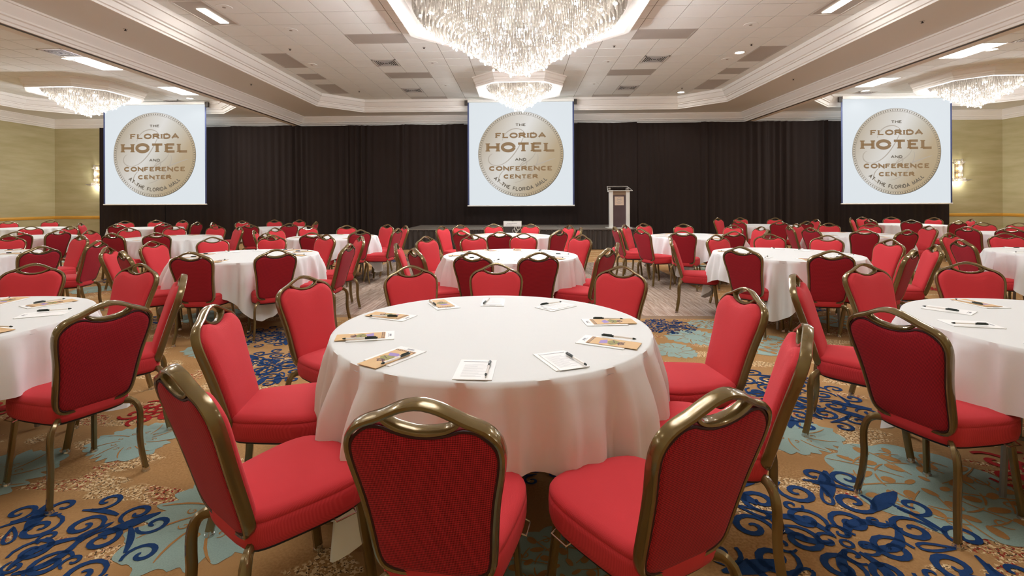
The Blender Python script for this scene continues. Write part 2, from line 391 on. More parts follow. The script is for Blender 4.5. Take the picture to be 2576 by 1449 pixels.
section(7.98, XR, 8.88, 15.5, -.3, 16.0, 1.1, [(12.62, 13.75, 1.2), (12.62, 2.1, 1.2)], 9.0, 14, 28)
for sx in (-1, 1):
    tag(MB().box(*sorted((sx*7.80, sx*7.98))[:1], YF, ZB, sorted((sx*7.80, sx*7.98))[1], YB, ZB+.3).build(trim(), M['cream'], smooth=False), kind='structure')
    a, b = sorted((sx*7.76, sx*7.80))
    tag(MB().box(a, YF, ZB-.012, b, YB, ZB+.3).build(trim(), M['track'], smooth=False), kind='structure')
def side_word(x): return 'left' if x < 0 else 'right'
POSW = {}
def fixture(i, j, ni, nj, k):
    x0, x1, y0, y1 = i*PX+.006, (i+ni)*PX-.006, Y0+j*PY+.006, Y0+(j+nj)*PY-.006
    cx, cy = (x0+x1)/2, (y0+y1)/2
    area = ('middle' if abs(cx) < 7.7 else side_word(cx))+' bay'
    where = '%s, %s side, %s' % (area, ('inner ' if 0 < abs(cx) < 4 else '')+side_word(cx), ('farthest back' if cy > 14.9 else 'near the back' if cy > 13.5 else 'beyond mid depth' if cy > 12.2 else 'at mid depth' if cy > 10.7 else 'near the big chandelier' if cy > 7 else 'overhead'))
    if k == 'vent':
        t = empty('ceiling_vent', (cx, cy, ZT), 0, label='square louvred air vent, %s' % where, cat='vent', group='square ceiling vents')
        h = (x1-x0)/2; g = (y1-y0)/2
        MB().box(-h, -g, .004, h, g, .012).build('backing', M['ventd'], t, smooth=False)
        m = MB()
        for q in ((-h, -g, -h+.04, g), (h-.04, -g, h, g), (-h, -g, h, -g+.04), (-h, g-.04, h, g)): m.box(q[0], q[1], -.006, q[2], q[3], .006)
        m.build('frame', M['ventw'], t, smooth=False)
        for s in range(5):
            d = .065+s*.042
            w_ = .013
            m = MB()
            for q in ((-h+d, -g+d, -h+d+w_, g-d), (h-d-w_, -g+d, h-d, g-d), (-h+d+w_, -g+d, h-d-w_, -g+d+w_), (-h+d+w_, g-d-w_, h-d-w_, g-d)): m.box(q[0], q[1], -.006, q[2], q[3], -.002)
            m.build('louver', M['ventw'], t, smooth=False, fixn=False)
        return
    lit = k == 'lit'
    nm = {'dull': 'unlit grey ceiling panel', 'half': 'half glowing recessed light', 'lit': 'lit fluorescent panel'}[k]
    shp = 'lengthwise ' if nj > ni else 'crosswise ' if ni > nj else 'square '
    t = empty('ceiling_light', (cx, cy, ZT), 0, label='%s%s, %s' % (shp, nm, where), cat='light', group='flat panels in the tile ceiling')
    h = (x1-x0)/2; g = (y1-y0)/2; m = MB()
    for q in ((-h, -g, -h+.03, g), (h-.03, -g, h, g), (-h+.03, -g, h-.03, -g+.03), (-h+.03, g-.03, h-.03, g)): m.box(q[0], q[1], -.004, q[2], q[3], .012)
    m.build('frame', M['dull'] if k == 'dull' else M['ventw'], t, smooth=False)
    if k == 'half':
        MB().box(-h+.03, -g+.03, .006, h-.03, g-.03, .012).build('diffuser', M['dull'], t, smooth=False)
        MB().box(*((-.04, -g+.35, -.004, .12, g-.12, .008) if cx < 0 else (-.12, -g+.35, -.004, .04, g-.12, .008))).build('lens', M['trof'], t, smooth=False)
    else:
        MB().box(-h+.03, -g+.03, 0, h-.03, g-.03, .012).build('diffuser', M['trof'] if lit else M['dull'], t, smooth=False)
    if k != 'dull':
        light('AREA', 'lamp_light', (0, 0, -.03), TROF*(.25 if k == 'half' else 1), t, shape='RECTANGLE', size=2*h-.1, size_y=2*g-.1)
for q in FIX: fixture(*q)
# ================================================================= CEILING OBJECTS
def small_round(x, y, z, kind, label, group):
    if kind == 'down':
        t = empty('downlight', (x, y, z), 0, label=label, cat='light', group=group)
        m = MB(); m.loft([[(r*math.cos(a*PI/10), r*math.sin(a*PI/10), zz) for a in range(20)] for r, zz in ((.094, .006), (.094, -.004), (.11, -.012), (.125, -.006), (.128, .004))])
        m.build('ring', M['ventw'], t); MB().cyl(0, 0, -.002, .006, .095, 20).build('lens', M['lamp'], t)
        light('SPOT', 'lamp_light', (0, 0, -.03), DOWN*4, t, spot_size=2.3, spot_blend=.6, shadow_soft_size=.04)
    elif kind == 'speaker':
        t = empty('ceiling_speaker', (x, y, z), 0, label=label, cat='speaker', group=group)
        MB().cyl(0, 0, -.006, .004, .13, 24, .135).build('grille', M['tile'], t)
        MB().cyl(0, 0, -.010, -.004, .03, 12).build('cone_cap', M['grid'], t)
    elif kind == 'sensor':
        t = empty('sprinkler_head', (x, y, z), 0, label=label, cat='sprinkler', group=group)
        MB().cyl(0, 0, -.004, .004, .035, 14).build('escutcheon', M['dull'], t); MB().cyl(0, 0, -.026, -.003, .010, 8).cyl(0, 0, -.03, -.026, .022, 10).build('deflector', M['ventd'], t)
for x, y, d in ((5.06, 11.24, 'in front'), (5.06, 15.27, 'near the back wall'), (-5.06, 5.2, 'behind the viewer on the left'), (5.06, 5.2, 'behind the viewer on the right'), (-5.06, 1.0, 'over the entrance left'), (5.06, 1.0, 'over the entrance right')):
    small_round(x, y, ZT, 'down', 'lit round downlight in the middle ceiling bay, %s' % (('right side, '+d) if y > 9 else d), 'round ceiling downlights')
for x, y, d in ((-10.6, 10.97, 'before the chandelier'), (-10.7, 15.3, 'near the projection screen'), (10.7, 11.3, 'before the chandelier'), (10.75, 15.35, 'near the projection screen'),
                (-14.2, 8.0, 'beside the outer wall'), (14.2, 8.0, 'beside the outer wall'), (-10.6, 5, 'overhead, out of the picture'), (10.6, 5, 'overhead, out of the picture')):
    small_round(x, y, ZT, 'down', 'lit round downlight in the %s ceiling bay, %s' % (side_word(x), d), 'round ceiling downlights')
for x, y in ((-5.12, 8.2), (-4.5, 9.36), (-5.12, 11.73), (-2.12, 11.71), (2.17, 11.82), (4.48, 9.48), (5.0, 11.77), (-2.15, 14.0), (2.17, 14.05)):
    small_round(x, y, ZT, 'speaker', 'round white ceiling speaker, %s side, %s' % (side_word(x), 'level with the big chandelier' if abs(x) < 3 and y < 13 else 'beside the smaller chandelier' if abs(x) < 3 else 'by the side moulding, %s' % ('farther' if y > 10 else 'nearer' if y < 9 else 'in the middle')), 'round ceiling speakers')
for x, y, z in ((-5.07, 10.5, ZT), (5.05, 10.66, ZT), (-2.09, 10.53, ZT), (2.08, 10.62, ZT), (-6.8, 8.1, ZL), (6.8, 8.37, ZL), (-6.8, 12.0, ZL), (6.8, 12.2, ZL), (-4.9, 14.6, ZT), (4.9, 14.7, ZT)):
    small_round(x, y, z, 'sensor', 'small sprinkler head in the %s, %s side, %s' % ('soffit' if z < 4.5 else 'tiles', side_word(x), 'beside the big chandelier' if abs(x) < 3 else 'nearer' if y < 10.7 else 'farther'), 'sprinkler heads')

rnd = random.Random(4)
def strand(m, x, y, z0, z1, r, tw):
    """a hanging prism string: long faceted prism ended by a drop"""
    n = 3; zz = [z1, z1-.02, z0+.05, z0+.02, z0]
    rr = [r*.3, r, r*.8, r*1.25, 0.002]
    b = len(m.v)
    for z, q in zip(zz, rr):
        for k in range(n):
            a = tw+2*PI*k/n; m.v.append((x+q*math.cos(a), y+q*math.sin(a), z))
    for s in range(4):
        for k in range(n):
            j = (k+1) % n; m.f.append((b+s*n+k, b+s*n+j, b+(s+1)*n+j, b+(s+1)*n+k)); m.mi.append(0)
def chandelier(x, y, Rc, hw, prof, ztop, step, power, nb, label, name='crystal_chandelier'):
    t = empty(name, (x, y, ZT), 0, label=label, cat='chandelier', group='crystal chandeliers')
    # octagonal plaster surround
    c = hw*.45
    o = octo(-hw, hw, -hw, hw, c); mb = MB()
    zb = -.26
    pr = [(-.10, .0), (-.10, -.03), (-.07, -.05), (-.05, -.12), (-.02, -.15), (-.02, -.19), (0, -.20), (0, zb), (.10, zb), (.10, zb+.03), (.14, zb+.05), (.14, 0)]
    mb.loft([[(px, py, z) for px, py in inset(o, d)] for d, z in pr]); mb.build('surround', M['cream'], t, ang=20, fixn=False)
    io = inset(o, .14); MB().add([(px, py, -.02) for px, py in io], [tuple(range(8))]).build('back_plate', M['cream'], t, smooth=False)
    MB().cyl(0, 0, -.06, -.02, Rc*.3, 32).build('canopy', M['silver'], t)
    m = MB(); r = Rc
    def zbot(r):
        q = r/Rc
        for (a, za), (b, zc) in zip(prof, prof[1:]):
            if a <= q <= b: return za+(zc-za)*(q-a)/(b-a)
        return prof[-1][1]
    k = 0
    while r > .03:
        n = max(5, int(2*PI*r/step)); zb_ = zbot(r)-ZT; L = .55 if r < Rc-.01 else (ztop-zbot(r))
        zt_ = min(-.1, zb_+max(L, .3))
        for i in range(n):
            a = 2*PI*(i+.5*(k % 2))/n+rnd.uniform(-.004, .004)
            strand(m, r*math.cos(a), r*math.sin(a), zb_+rnd.uniform(-.012, .012), zt_ if r < Rc-.01 else -.14, step*.17, rnd.uniform(0, 2))
        r -= step*1.25; k += 1
    # two upper tiers of prisms round the rim
    for dr, dz in ((.03, .0), (-.06, .10)):
        n = int(2*PI*Rc/step*1.1)
        for i in range(n):
            a = 2*PI*i/n; strand(m, (Rc+dr)*math.cos(a), (Rc+dr)*math.sin(a), zbot(Rc)-ZT+dz+.05, -.12+dz*.2, step*.17, a)
    cr = m.build('crystal_strands', M['crystal'], t, smooth=False, fixn=False); tag(cr, kind='stuff')
    bm_ = MB()
    n1 = 8
    for q in range(3): pass
    bs = MB(); rr = .016
    bs.loft([[(rr*math.sin(p)*math.cos(a*PI/4), rr*math.sin(p)*math.sin(a*PI/4), rr*1.3*math.cos(p)) for a in range(8)] for p in (.05, .7, 1.4, 2.1, 2.8, 3.1)], True, True, True)
    b0 = bs.build('bulb', M['bulb'], t); me = b0.data; bpy.data.objects.remove(b0)
    for q in range(nb):
        fr = math.sqrt((q+.6)/nb)*.97; a = q*2.39996
        r = Rc*fr; link('bulb', me, t, (r*math.cos(a), r*math.sin(a), zbot(r)-ZT-.012-.02*rnd.random()))
    return t
bigp = [(0, 3.47), (.12, 3.52), (.25, 3.62), (.42, 3.80), (.62, 4.02), (.82, 4.19), (.93, 4.30), (1.0, 4.46)]
smp = [(0, 3.95), (.12, 4.0), (.28, 4.09), (.5, 4.21), (.7, 4.32), (.88, 4.46), (1.0, 4.58)]
chandelier(0, 7.95, 1.70, 2.05, bigp, 4.65, .047, 0, 120, 'huge round crystal chandelier tapering downward over the nearest tables')
chandelier(0, 13.8, .90, 1.19, smp, 4.65, .040, 0, 46, 'smaller crystal chandelier in front of the middle projection screen')
chandelier(-12.66, 13.7, .98, 1.19, [(a, b-.03) for a, b in smp], 4.62, .042, 0, 46, 'crystal chandelier in the left ceiling bay')
chandelier(12.62, 13.75, .98, 1.19, [(a, b-.03) for a, b in smp], 4.62, .042, 0, 46, 'crystal chandelier in the right ceiling bay')
chandelier(0, 2.1, .90, 1.19, smp, 4.65, .06, 0, 40, 'crystal chandelier overhead, out of the picture above the nearest table')
chandelier(-12.66, 2.1, .90, 1.19, smp, 4.65, .08, 0, 34, 'crystal chandelier overhead on the left, out of the picture')
chandelier(12.62, 2.1, .90, 1.19, smp, 4.65, .08, 0, 34, 'crystal chandelier overhead on the right, out of the picture')

# wall sconces: crystal fountain shades
def sconce(x, label):
    t = empty('wall_sconce', (x, YB, 2.35), 0, label=label, cat='sconce', group='crystal wall sconces')
    MB().box(-.06, -.03, -.3, .06, 0, .3).build('backplate', M['brass'], t, smooth=False)
    m = MB()
    for tier, (zt, r0, r1, L, n) in enumerate(((.42, .14, .20, .16, 16), (.25, .12, .13, .3, 14), (-.02, .12, .13, .26, 14), (-.22, .20, .36, .12, 22))):
        for i in range(n):
            a = PI+PI*(i+.5)/n
            strand(m, r0*math.cos(a), r0*math.sin(a)-.02, zt-L, zt, .014, a)
            if tier in (0, 3): m.tube([(r0*math.cos(a), r0*math.sin(a)-.02, zt-L), (r1*math.cos(a), r1*math.sin(a)-.02, zt-L+.06)], .010, n=4)
    tag(m.build('crystal_prisms', M['crystal'], t, smooth=False, fixn=False), kind='stuff')
    for z in (.3, .1, -.12, -.3):
        MB().cyl(0, -.08, z-.04, z+.04, .025, 10).build('bulb', M['lamp'], t)
    light('POINT', 'lamp_light', (0, -.16, .1), SCON*3, t, shadow_soft_size=.03)
    light('POINT', 'lamp_light', (0, -.16, -.36), SCON*2, t, shadow_soft_size=.03)
sconce(-15.2, 'glowing crystal wall sconce half hidden by the left screen')
sconce(14.85, 'glowing crystal wall sconce beside the right screen')

# ================================================================= LETTERING (drawn by hand, wide roman capitals)
def arc(cx, cy, rx, ry, a0, a1, n=14): return [(cx+rx*math.cos(math.radians(a0+(a1-a0)*i/n)), cy+ry*math.sin(math.radians(a0+(a1-a0)*i/n))) for i in range(n+1)]
G = {'A': (1.05, [[(0, 0), (.52, 1), (1.05, 0)], [(.22, .33), (.83, .33)]]), 'C': (1.05, [arc(.55, .5, .5, .5, 45, 315)]),
     'D': (1.0, [[(.05, 0), (.05, 1)], [(.05, 1), (.45, 1)]+arc(.45, .5, .5, .5, 90, -90)+[(.05, 0)]]),
     'E': (.82, [[(.05, 0), (.05, 1)], [(.05, 1), (.78, 1)], [(.05, .52), (.62, .52)], [(.05, 0), (.8, 0)]]),
     'F': (.8, [[(.05, 0), (.05, 1)], [(.05, 1), (.78, 1)], [(.05, .5), (.62, .5)]]), 'H': (1.0, [[(.05, 0), (.05, 1)], [(.95, 0), (.95, 1)], [(.05, .5), (.95, .5)]]),
     'I': (.1, [[(.05, 0), (.05, 1)]]), 'L': (.8, [[(.05, 1), (.05, 0)], [(.05, 0), (.8, 0)]]),
     'M': (1.15, [[(.05, 0), (.08, 1), (.57, .1), (1.07, 1), (1.1, 0)]]), 'N': (1.0, [[(.05, 0), (.05, 1), (.95, 0), (.95, 1)]]),
     'O': (1.1, [arc(.55, .5, .52, .5, 0, 360, 28)]), 'R': (1.0, [[(.05, 0), (.05, 1)], [(.05, 1), (.6, 1)]+arc(.6, .76, .28, .24, 90, -90, 8)+[(.05, .52)], [(.5, .52), (.95, 0)]]),
     'T': (.95, [[(.475, 0), (.475, 1)], [(0, 1), (.95, 1)]])}
def ribbon(m, pts, w, fn, z=0):
    """flat stroke of width w along 2D pts, mitred, mapped to 3D by fn"""
    n = len(pts); L, Rr = [], []
    for i in range(n):
        a = Vector(pts[max(i-1, 0)]); b = Vector(pts[min(i+1, n-1)])
        if i and i < n-1:
            d1 = (Vector(pts[i])-a).normalized(); d2 = (b-Vector(pts[i])).normalized(); t = d1+d2
            if t.length < .05: t = d1
            t.normalize(); k = 1/max(.45, t.dot(d1))
        else: t = (b-a).normalized(); k = 1
        ww = (w(i/(n-1)) if callable(w) else w)/2
        nn = Vector((-t.y, t.x))*ww*k; p = Vector(pts[i]); L.append(p+nn); Rr.append(p-nn)
    b = len(m.v)
    for q in L+Rr: m.v.append(fn(q.x, q.y))
    for i in range(n-1): m.f.append((b+i, b+n+i, b+n+i+1, b+i+1)); m.mi.append(0)
def textwidth(s, gap): return sum(G[c][0] if c != ' ' else .6 for c in s)+gap*(len(s)-1)
def word(mt, par, s, h, wd, cx, cy, fn, stroke, gap=.32, serif=True):
    """word s of height h, total width wd, centred at cx, baseline cy"""
    sx = wd/textwidth(s, gap); x = cx-wd/2
    for c in s:
        if c == ' ': x += (.6+gap)*sx; continue
        gw, st = G[c]; m = MB()
        for k, pl in enumerate(st):
            hor = abs(pl[0][1]-pl[-1][1]) < .01 and len(pl) == 2
            p2 = [(x+px*sx, cy+stroke/2+py*(h-stroke)) for px, py in pl]
            ribbon(m, p2, stroke*(.75 if hor else 1), fn)
            if serif and len(pl) == 2 and not hor:
                for e in (0, 1):
                    ribbon(m, [(p2[e][0]-stroke*.72, p2[e][1]), (p2[e][0]+stroke*.72, p2[e][1])], stroke*.34, fn)
        m.build('letter', mt, par, smooth=False, fixn=False); x += (gw+gap)*sx
def arcword(mt, par, s, h, r, a0, a1, stroke, fn, gap=.35):
    tw = textwidth(s, gap); pos = 0
    for c in s:
        gw = G[c][0] if c != ' ' else .6
        am = a0+(a1-a0)*(pos+gw/2)/tw; sc = math.radians(a1-a0)*r/tw
        if c != ' ':
            m = MB()
            for pl in G[c][1]:
                def f2(px, py, am=am, gw=gw):
                    q = math.radians(am); u = (px-gw/2)*sc; vv = (py-.5)*h
                    tx, ty = -math.sin(q), math.cos(q)
                    return (r*math.cos(q)+u*tx-vv*math.cos(q), r*math.sin(q)+u*ty-vv*math.sin(q))
                ribbon(m, [f2(px, py) for px, py in pl], stroke, fn)
            m.build('letter', mt, par, smooth=False, fixn=False)
        pos += gw+gap
def screen(cx, y, ztop, zbot, w, label):
    t = empty('projection_screen', (cx, y, zbot), 0, label=label, cat='screen', group='hanging projection screens')
    H = ztop-zbot
    MB().box(-w/2, -.002, .03, w/2, .002, H).build('screen_fabric', M['scr'], t, smooth=False)
    m = MB(); m.box(-w/2-.05, -.003, .02, -w/2, .004, H).box(w/2, -.003, .02, w/2+.05, .004, H); m.build('edge_halo', M['navyln'], t, smooth=False)  # navy side strips painted in for the bluish halo beside the screen
    MB().tube([(-w/2-.06, 0, .015), (w/2+.06, 0, .015)], .022, n=8).build('weight_bar', M['lam'], t)
    MB().box(-w/2-.04, -.08, H, w/2+.04, .022, H+.09).build('roller_case', M['lam'], t, smooth=False)
    for s in (-1, 1):
        MB().box(s*(w/2+.09)-.05, -.06, H-.09, s*(w/2+.09)+.05, .02, H+.07).build('end_bracket', M['track'], t, smooth=False)
    cz = H*.5; Rm = w*.412
    e = empty('seal_print', (0, -.006, cz)); e.parent = t
    f = lambda x, z, d=0: (x, -d, z)
    n = 96
    MB().add([(Rm*math.cos(2*PI*i/n), 0, Rm*math.sin(2*PI*i/n)) for i in range(n)], [tuple(range(n))]).build('seal_disc', M['medal'], e, smooth=False)
    m = MB(); fr = lambda x, z: (x, -.004, z)
    ribbon(m, arc(0, 0, Rm*.995, Rm*.995, -120, 20, 60), lambda q: .004+.022*math.sin(PI*q), fr)
    ribbon(m, arc(0, 0, Rm*.998, Rm*.998, 0, 360, 96), .008, fr)
    ribbon(m, arc(0, 0, Rm*.93, Rm*.93, 0, 360, 96), .007, fr)
    for i in range(110):
        a = 2*PI*i/110; r0, r1 = Rm*.945, Rm*.98
        ribbon(m, [(r0*math.cos(a), r0*math.sin(a)), (r1*math.cos(a), r1*math.sin(a))], .022, fr)
    m.build('seal_rim', M['txt2'], e, smooth=False, fixn=False)
    # faint script monogram behind the words
    m = MB(); k = Rm/1.43; fs = lambda x, z: (x*k, -.003, z*k)
    def bez(p, n=24):
        P = [Vector(q) for q in p]; out = []
        for i in range(n+1):
            u = i/n; out.append(tuple((1-u)**3*P[0]+3*u*(1-u)**2*P[1]+3*u*u*(1-u)*P[2]+u**3*P[3]))
        return out
    for p in (((-.62, .45), (-.55, .85), (-.05, 1.0), (.15, .70)), ((.15, .70), (.0, .3), (-.35, -.35), (-.8, -.38)), ((-.8, -.38), (-1.15, -.38), (-1.15, -.05), (-.95, .02)),
              ((.5, .1), (.45, -.25), (-.1, -.35), (-.15, -.55)), ((-.5, -.5), (-.85, -.7), (-.8, -1.1), (-.45, -1.0)), ((-.1, -.5), (.2, .0), (.3, -.3), (.1, -.5)),
              ((.1, -.5), (.5, -.4), (.9, -.2), (1.15, -.15)), ((.55, .0), (.7, -.2), (.3, -.9), (-.2, -.95))):
        ribbon(m, bez(p), lambda q: .012+.022*math.sin(PI*q), fs)
    m.build('script_monogram', M['swash'], e, smooth=False, fixn=False)
    ft = lambda x, z: (x*k, -.006, z*k)
    def line(s, h, wd, y0, st, mt): word(mt, e, s, h, wd, 0, y0, ft, st)
    line('THE', .095, .33, .935, .026, M['txt2'])
    line('FLORIDA', .19, 1.66, .535, .056, M['txt'])
    line('HOTEL', .345, 2.25, .06, .105, M['txt'])
    line('AND', .095, .36, -.225, .026, M['txt2'])
    line('CONFERENCE', .165, 2.10, -.56, .048, M['txt'])
    line('CENTER', .15, 1.13, -.825, .044, M['txt'])
    arcword(M['txt2'], e, 'AT THE FLORIDA MALL', .105, 1.17, 222, 316, .028, ft)
    return t
screen(.04, 15.74, 4.637, 1.242, 3.375, 'large square projection screen at the middle, hanging above the stage')
screen(-12.22, 15.74, 4.677, 1.331, 3.44, 'projection screen at the left end of the black drapes')
screen(11.97, 15.74, 4.608, 1.262, 3.33, 'projection screen at the right end of the black drapes')

# ================================================================= DRAPES
def drape(x0, x1, y, ztop, style, seed, label):
    r = random.Random(seed); W = x1-x0; n = int(W*34); m = MB()
    ph = [r.uniform(0, 6) for _ in range(6)]; rings = []
    zs = [0.01, .5, 1.2, 2.2, 3.2, ztop-.05, ztop]
    for z in zs:
        q = 1-.35*(z/ztop); ring = []
        for i in range(n+1):
            u = i/n; x = x0+W*u
            gath = style*(.5+.5*math.sin(2*PI*u*1.3+ph[0]))**2
            a = .010+.055*gath
            yy = math.sin(x*28+ph[1]+1.5*math.sin(x*3+ph[2])+.15*z)*a+math.sin(x*61+ph[3])*.012*gath+.02*math.sin(x*5+ph[4]+.4*z)
            ring.append((x, y-.06+yy*q, z-(.02*math.sin(u*PI) if z == ztop else 0)))
        rings.append(ring)
    m.loft(rings, closed=False)
    o = m.build('black_drape', M['drape'], None, ang=80, fixn=False)
    return tag(o, label, 'curtain', 'black drapes along the back wall')
edges = [-14.94, -12.6, -10.2, -8.0, -6.0, -4.0, -1.95, 0, 2.0, 4.0, 6.2, 8.4, 10.4, 12.4, 14.37]
styles = [.2, .1, .3, .6, 1, .5, .15, .1, .25, .3, .7, 1, .3, .1]
for i in range(14):
    c = (edges[i]+edges[i+1])/2
    nm = ['behind the left screen at its outer edge', 'behind the inner half of the left screen', 'just right of the left screen', 'second to the right of the left screen', 'gathered tightly, left of the stage', 'above the left end of the stage',
          'behind the left half of the middle screen', 'behind the right half of the middle screen', 'just right of the middle screen behind the lectern', 'above the right end of the stage', 'right of the stage', 'gathered tightly, left of the right screen', 'behind the inner half of the right screen', 'behind the outer half of the right screen'][i]
    drape(edges[i], edges[i+1]+.02, 16.72+.02*(i % 2), ZB-.02+.012*(i % 3), styles[i], 11+i, 'black floor-length drape panel '+nm)
pp = empty('drape_pipe', (0, 16.76, ZB-.03), 0, label='black pipe rail along the top of the drapes', cat='pipe')
MB().tube([(-14.94, 0, 0), (14.37, 0, 0)], .016, n=8).build('rail', M['black'], pp)

# ================================================================= STAGE
st = empty('stage_riser', (0, 15.3, 0), 0, label='low black-skirted stage platform below the middle screen', cat='stage')
SX0, SX1, SY0, SY1, SH = -3.4, 3.47, 14.0, 16.5, .59
nx = 3
for i in range(nx):
    for j in range(2):
        a0, a1 = SX0+(SX1-SX0)*i/nx, SX0+(SX1-SX0)*(i+1)/nx; b0, b1 = SY0+(SY1-SY0)*j/2, SY0+(SY1-SY0)*(j+1)/2
        d = MB().box(a0+.012, b0+.012-15.3, SH-.05, a1-.012, b1-.012-15.3, SH).build('deck_panel', M['deck'], st, smooth=False)
        m = MB(); e = .012
        for q in ((a0, b0, a1, b0+e), (a0, b1-e, a1, b1), (a0, b0+e, a0+e, b1-e), (a1-e, b0+e, a1, b1-e)): m.box(q[0], q[1]-15.3, SH-.05, q[2], q[3]-15.3, SH+.003)
        m.build('edge_trim', M['alu'], d, smooth=False)
        for lx, ly in ((a0+.1, b0+.1), (a1-.1, b1-.1)): MB().cyl(lx, ly-15.3, 0, SH-.05, .02, 8).build('leg', M['steel'], st)
def skirt(p0, p1, name='skirt'):
    p0, p1 = Vector(p0), Vector(p1); L = (p1-p0).length; n = int(L*40); d = (p1-p0)/L; nr = Vector((d.y, -d.x)); rings = []
    for z, am in ((.012, .03), (.3, .026), (SH-.06, .018), (SH-.012, .006)):
        rings.append([(*(p0+d*(L*i/n)+nr*(.012+am*math.sin(i*1.05+.6*math.sin(i*.17))+(.03 if z < .1 else 0))), z) for i in range(n+1)])
    m = MB(); m.loft(rings, closed=False); m.build(name, M['skirt'], st, ang=80, fixn=False)
    q = MB().tube([(*(p0+nr*.02), SH-.03), (*(p1+nr*.02), SH-.03)], .006, .028, side=(0, 0, 1), n=4); q.build('skirt_band', M['skirt'], st, smooth=False)
skirt((SX0, SY0-15.3), (SX1, SY0-15.3)); skirt((SX0, SY1-15.3), (SX0, SY0-15.3)); skirt((SX1, SY0-15.3), (SX1, SY1-15.3))
# lectern
lt = empty('lectern', (2.96, 14.55, SH), 0, label='white and clear lectern standing at the right end of the stage', cat='lectern')
MB().box(-.36, -.22, 0, .36, .22, .018).build('base', M['lam'], lt, smooth=False)
for s in (-1, 1):
    MB().box(s*.245-.052, -.16, .018, s*.245+.052, -.02, 1.13).build('side_column', M['lam'], lt, smooth=False)
MB().box(-.193, -.10, .02, .193, -.09, 1.10).build('front_panel', M['plum'], lt, smooth=False)
MB().box(-.193, -.115, .98, .193, -.08, 1.005).build('cross_rail', M['tan'], lt, smooth=False)
MB().box(-.193, -.115, 1.01, .193, -.08, 1.10).build('upper_panel', M['tan'], lt, smooth=False)
pl = MB().box(-.135, -.112, .68, .135, -.102, .94).build('sign_plate', mat('lectern_sign', (214, 192, 170), .6), lt, smooth=False)
m = MB(); fn = lambda x, z: (x, -.114, z)
ribbon(m, arc(0, .85, .06, .06, 0, 360, 24), .006, fn); ribbon(m, [(-.09, .765), (.09, .765)], .008, fn); ribbon(m, [(-.06, .735), (.06, .735)], .006, fn); ribbon(m, [(-.05, .85), (.05, .85)], .01, fn)
m.build('sign_marks', M['print'], pl, smooth=False, fixn=False)
tp = MB(); tp.add([(-.30, .18, 1.24), (.30, .18, 1.24), (.36, -.24, 1.10), (-.36, -.24, 1.10), (-.30, .18, 1.26), (.30, .18, 1.26), (.36, -.24, 1.12), (-.36, -.24, 1.12)],
       [(0, 1, 2, 3), (7, 6, 5, 4), (0, 4, 5, 1), (1, 5, 6, 2), (2, 6, 7, 3), (3, 7, 4, 0)]); tp.build('reading_top', M['clear'], lt, smooth=False)
m = MB()
for a, b in (((-.30, .18, 1.25), (.30, .18, 1.25)), ((.30, .18, 1.25), (.36, -.24, 1.11)), ((-.30, .18, 1.25), (-.36, -.24, 1.11)), ((-.36, -.24, 1.11), (.36, -.24, 1.11))): m.tube([a, b], .010, n=6)
m.build('top_edge', M['lam'], lt)
MB().box(-.28, -.02, 1.0, .28, .16, 1.015).build('inner_shelf', M['clear'], lt, smooth=False)
for s in (-1, 1): MB().box(s*.27-.03, -.02, 1.08, s*.27+.03, .15, 1.2).build('top_support', M['lam'], lt, smooth=False)
# projector on a draped stand in front of the stage
ps = empty('projector_stand', (-.2, 13.45, 0), 0, label='black draped projector stand in front of the stage', cat='stand')
m = MB(); rings = []
for z, h in ((.01, .30), (.35, .28), (.67, .265), (.69, .255)):
    ring = []
    for i in range(64):
        a = 2*PI*i/64; c, s_ = math.cos(a), math.sin(a); k = h/max(abs(c), abs(s_)); k = min(k, h*1.25)
        k += .014*math.sin(i*1.6)*(1 if z < .6 else .2); ring.append((k*c, k*s_*.8, z))
    rings.append(ring)
m.loft(rings, True, False, True); m.build('drape_cover', M['skirt'], ps, ang=60, fixn=False)
m = MB()
for s in (-1, 1): m.tube([(s*.2, -.1, 0), (s*.2, -.1, .66)], .012, n=6).tube([(s*.2, .1, 0), (s*.2, .1, .66)], .012, n=6)
m.build('frame', M['steel'], ps)
pj = empty('projector', (-.2, 13.45, .69), 0, label='white projector resting on the black draped stand', cat='projector')
MB().box(-.25, -.17, .012, .25, .17, .155).build('body', M['lam'], pj, smooth=False)
MB().box(-.23, -.175, .03, .23, -.17, .14).build('rear_panel', M['white'], pj, smooth=False)
m = MB(); fn = lambda x, z: (x, -.178, z)
for q in range(9): ribbon(m, [(-.14+.03*q, .10), (-.12+.03*q, .10)], .012, fn)
ribbon(m, [(-.18, .06), (-.02, .06)], .01, fn); m.build('connector_marks', M['print'], pj, smooth=False, fixn=False)
for sx in (-.2, .2):
    MB().cyl(sx, -.12, 0, .014, .015, 8).build('foot', M['black'], pj)
MB().cyl(0, 0, .155, .165, .03, 12).build('control_knob', M['black'], pj)
cb = MB(); pts = [(.03+.05*math.cos(a*.5)+.004*a, -.31-.004*math.sin(a*.3), .56+.075*math.sin(a*.5)+.004*a) for a in range(40)]
cb.tube([(.05, -.19, .75), (.06, -.28, .70)]+pts, .006, n=5); cbo = cb.build('cable', M['lam']); cbo.location = (-.2, 13.45, 0)
tag(cbo, 'coiled pale cable hanging down from the projector', 'cable')
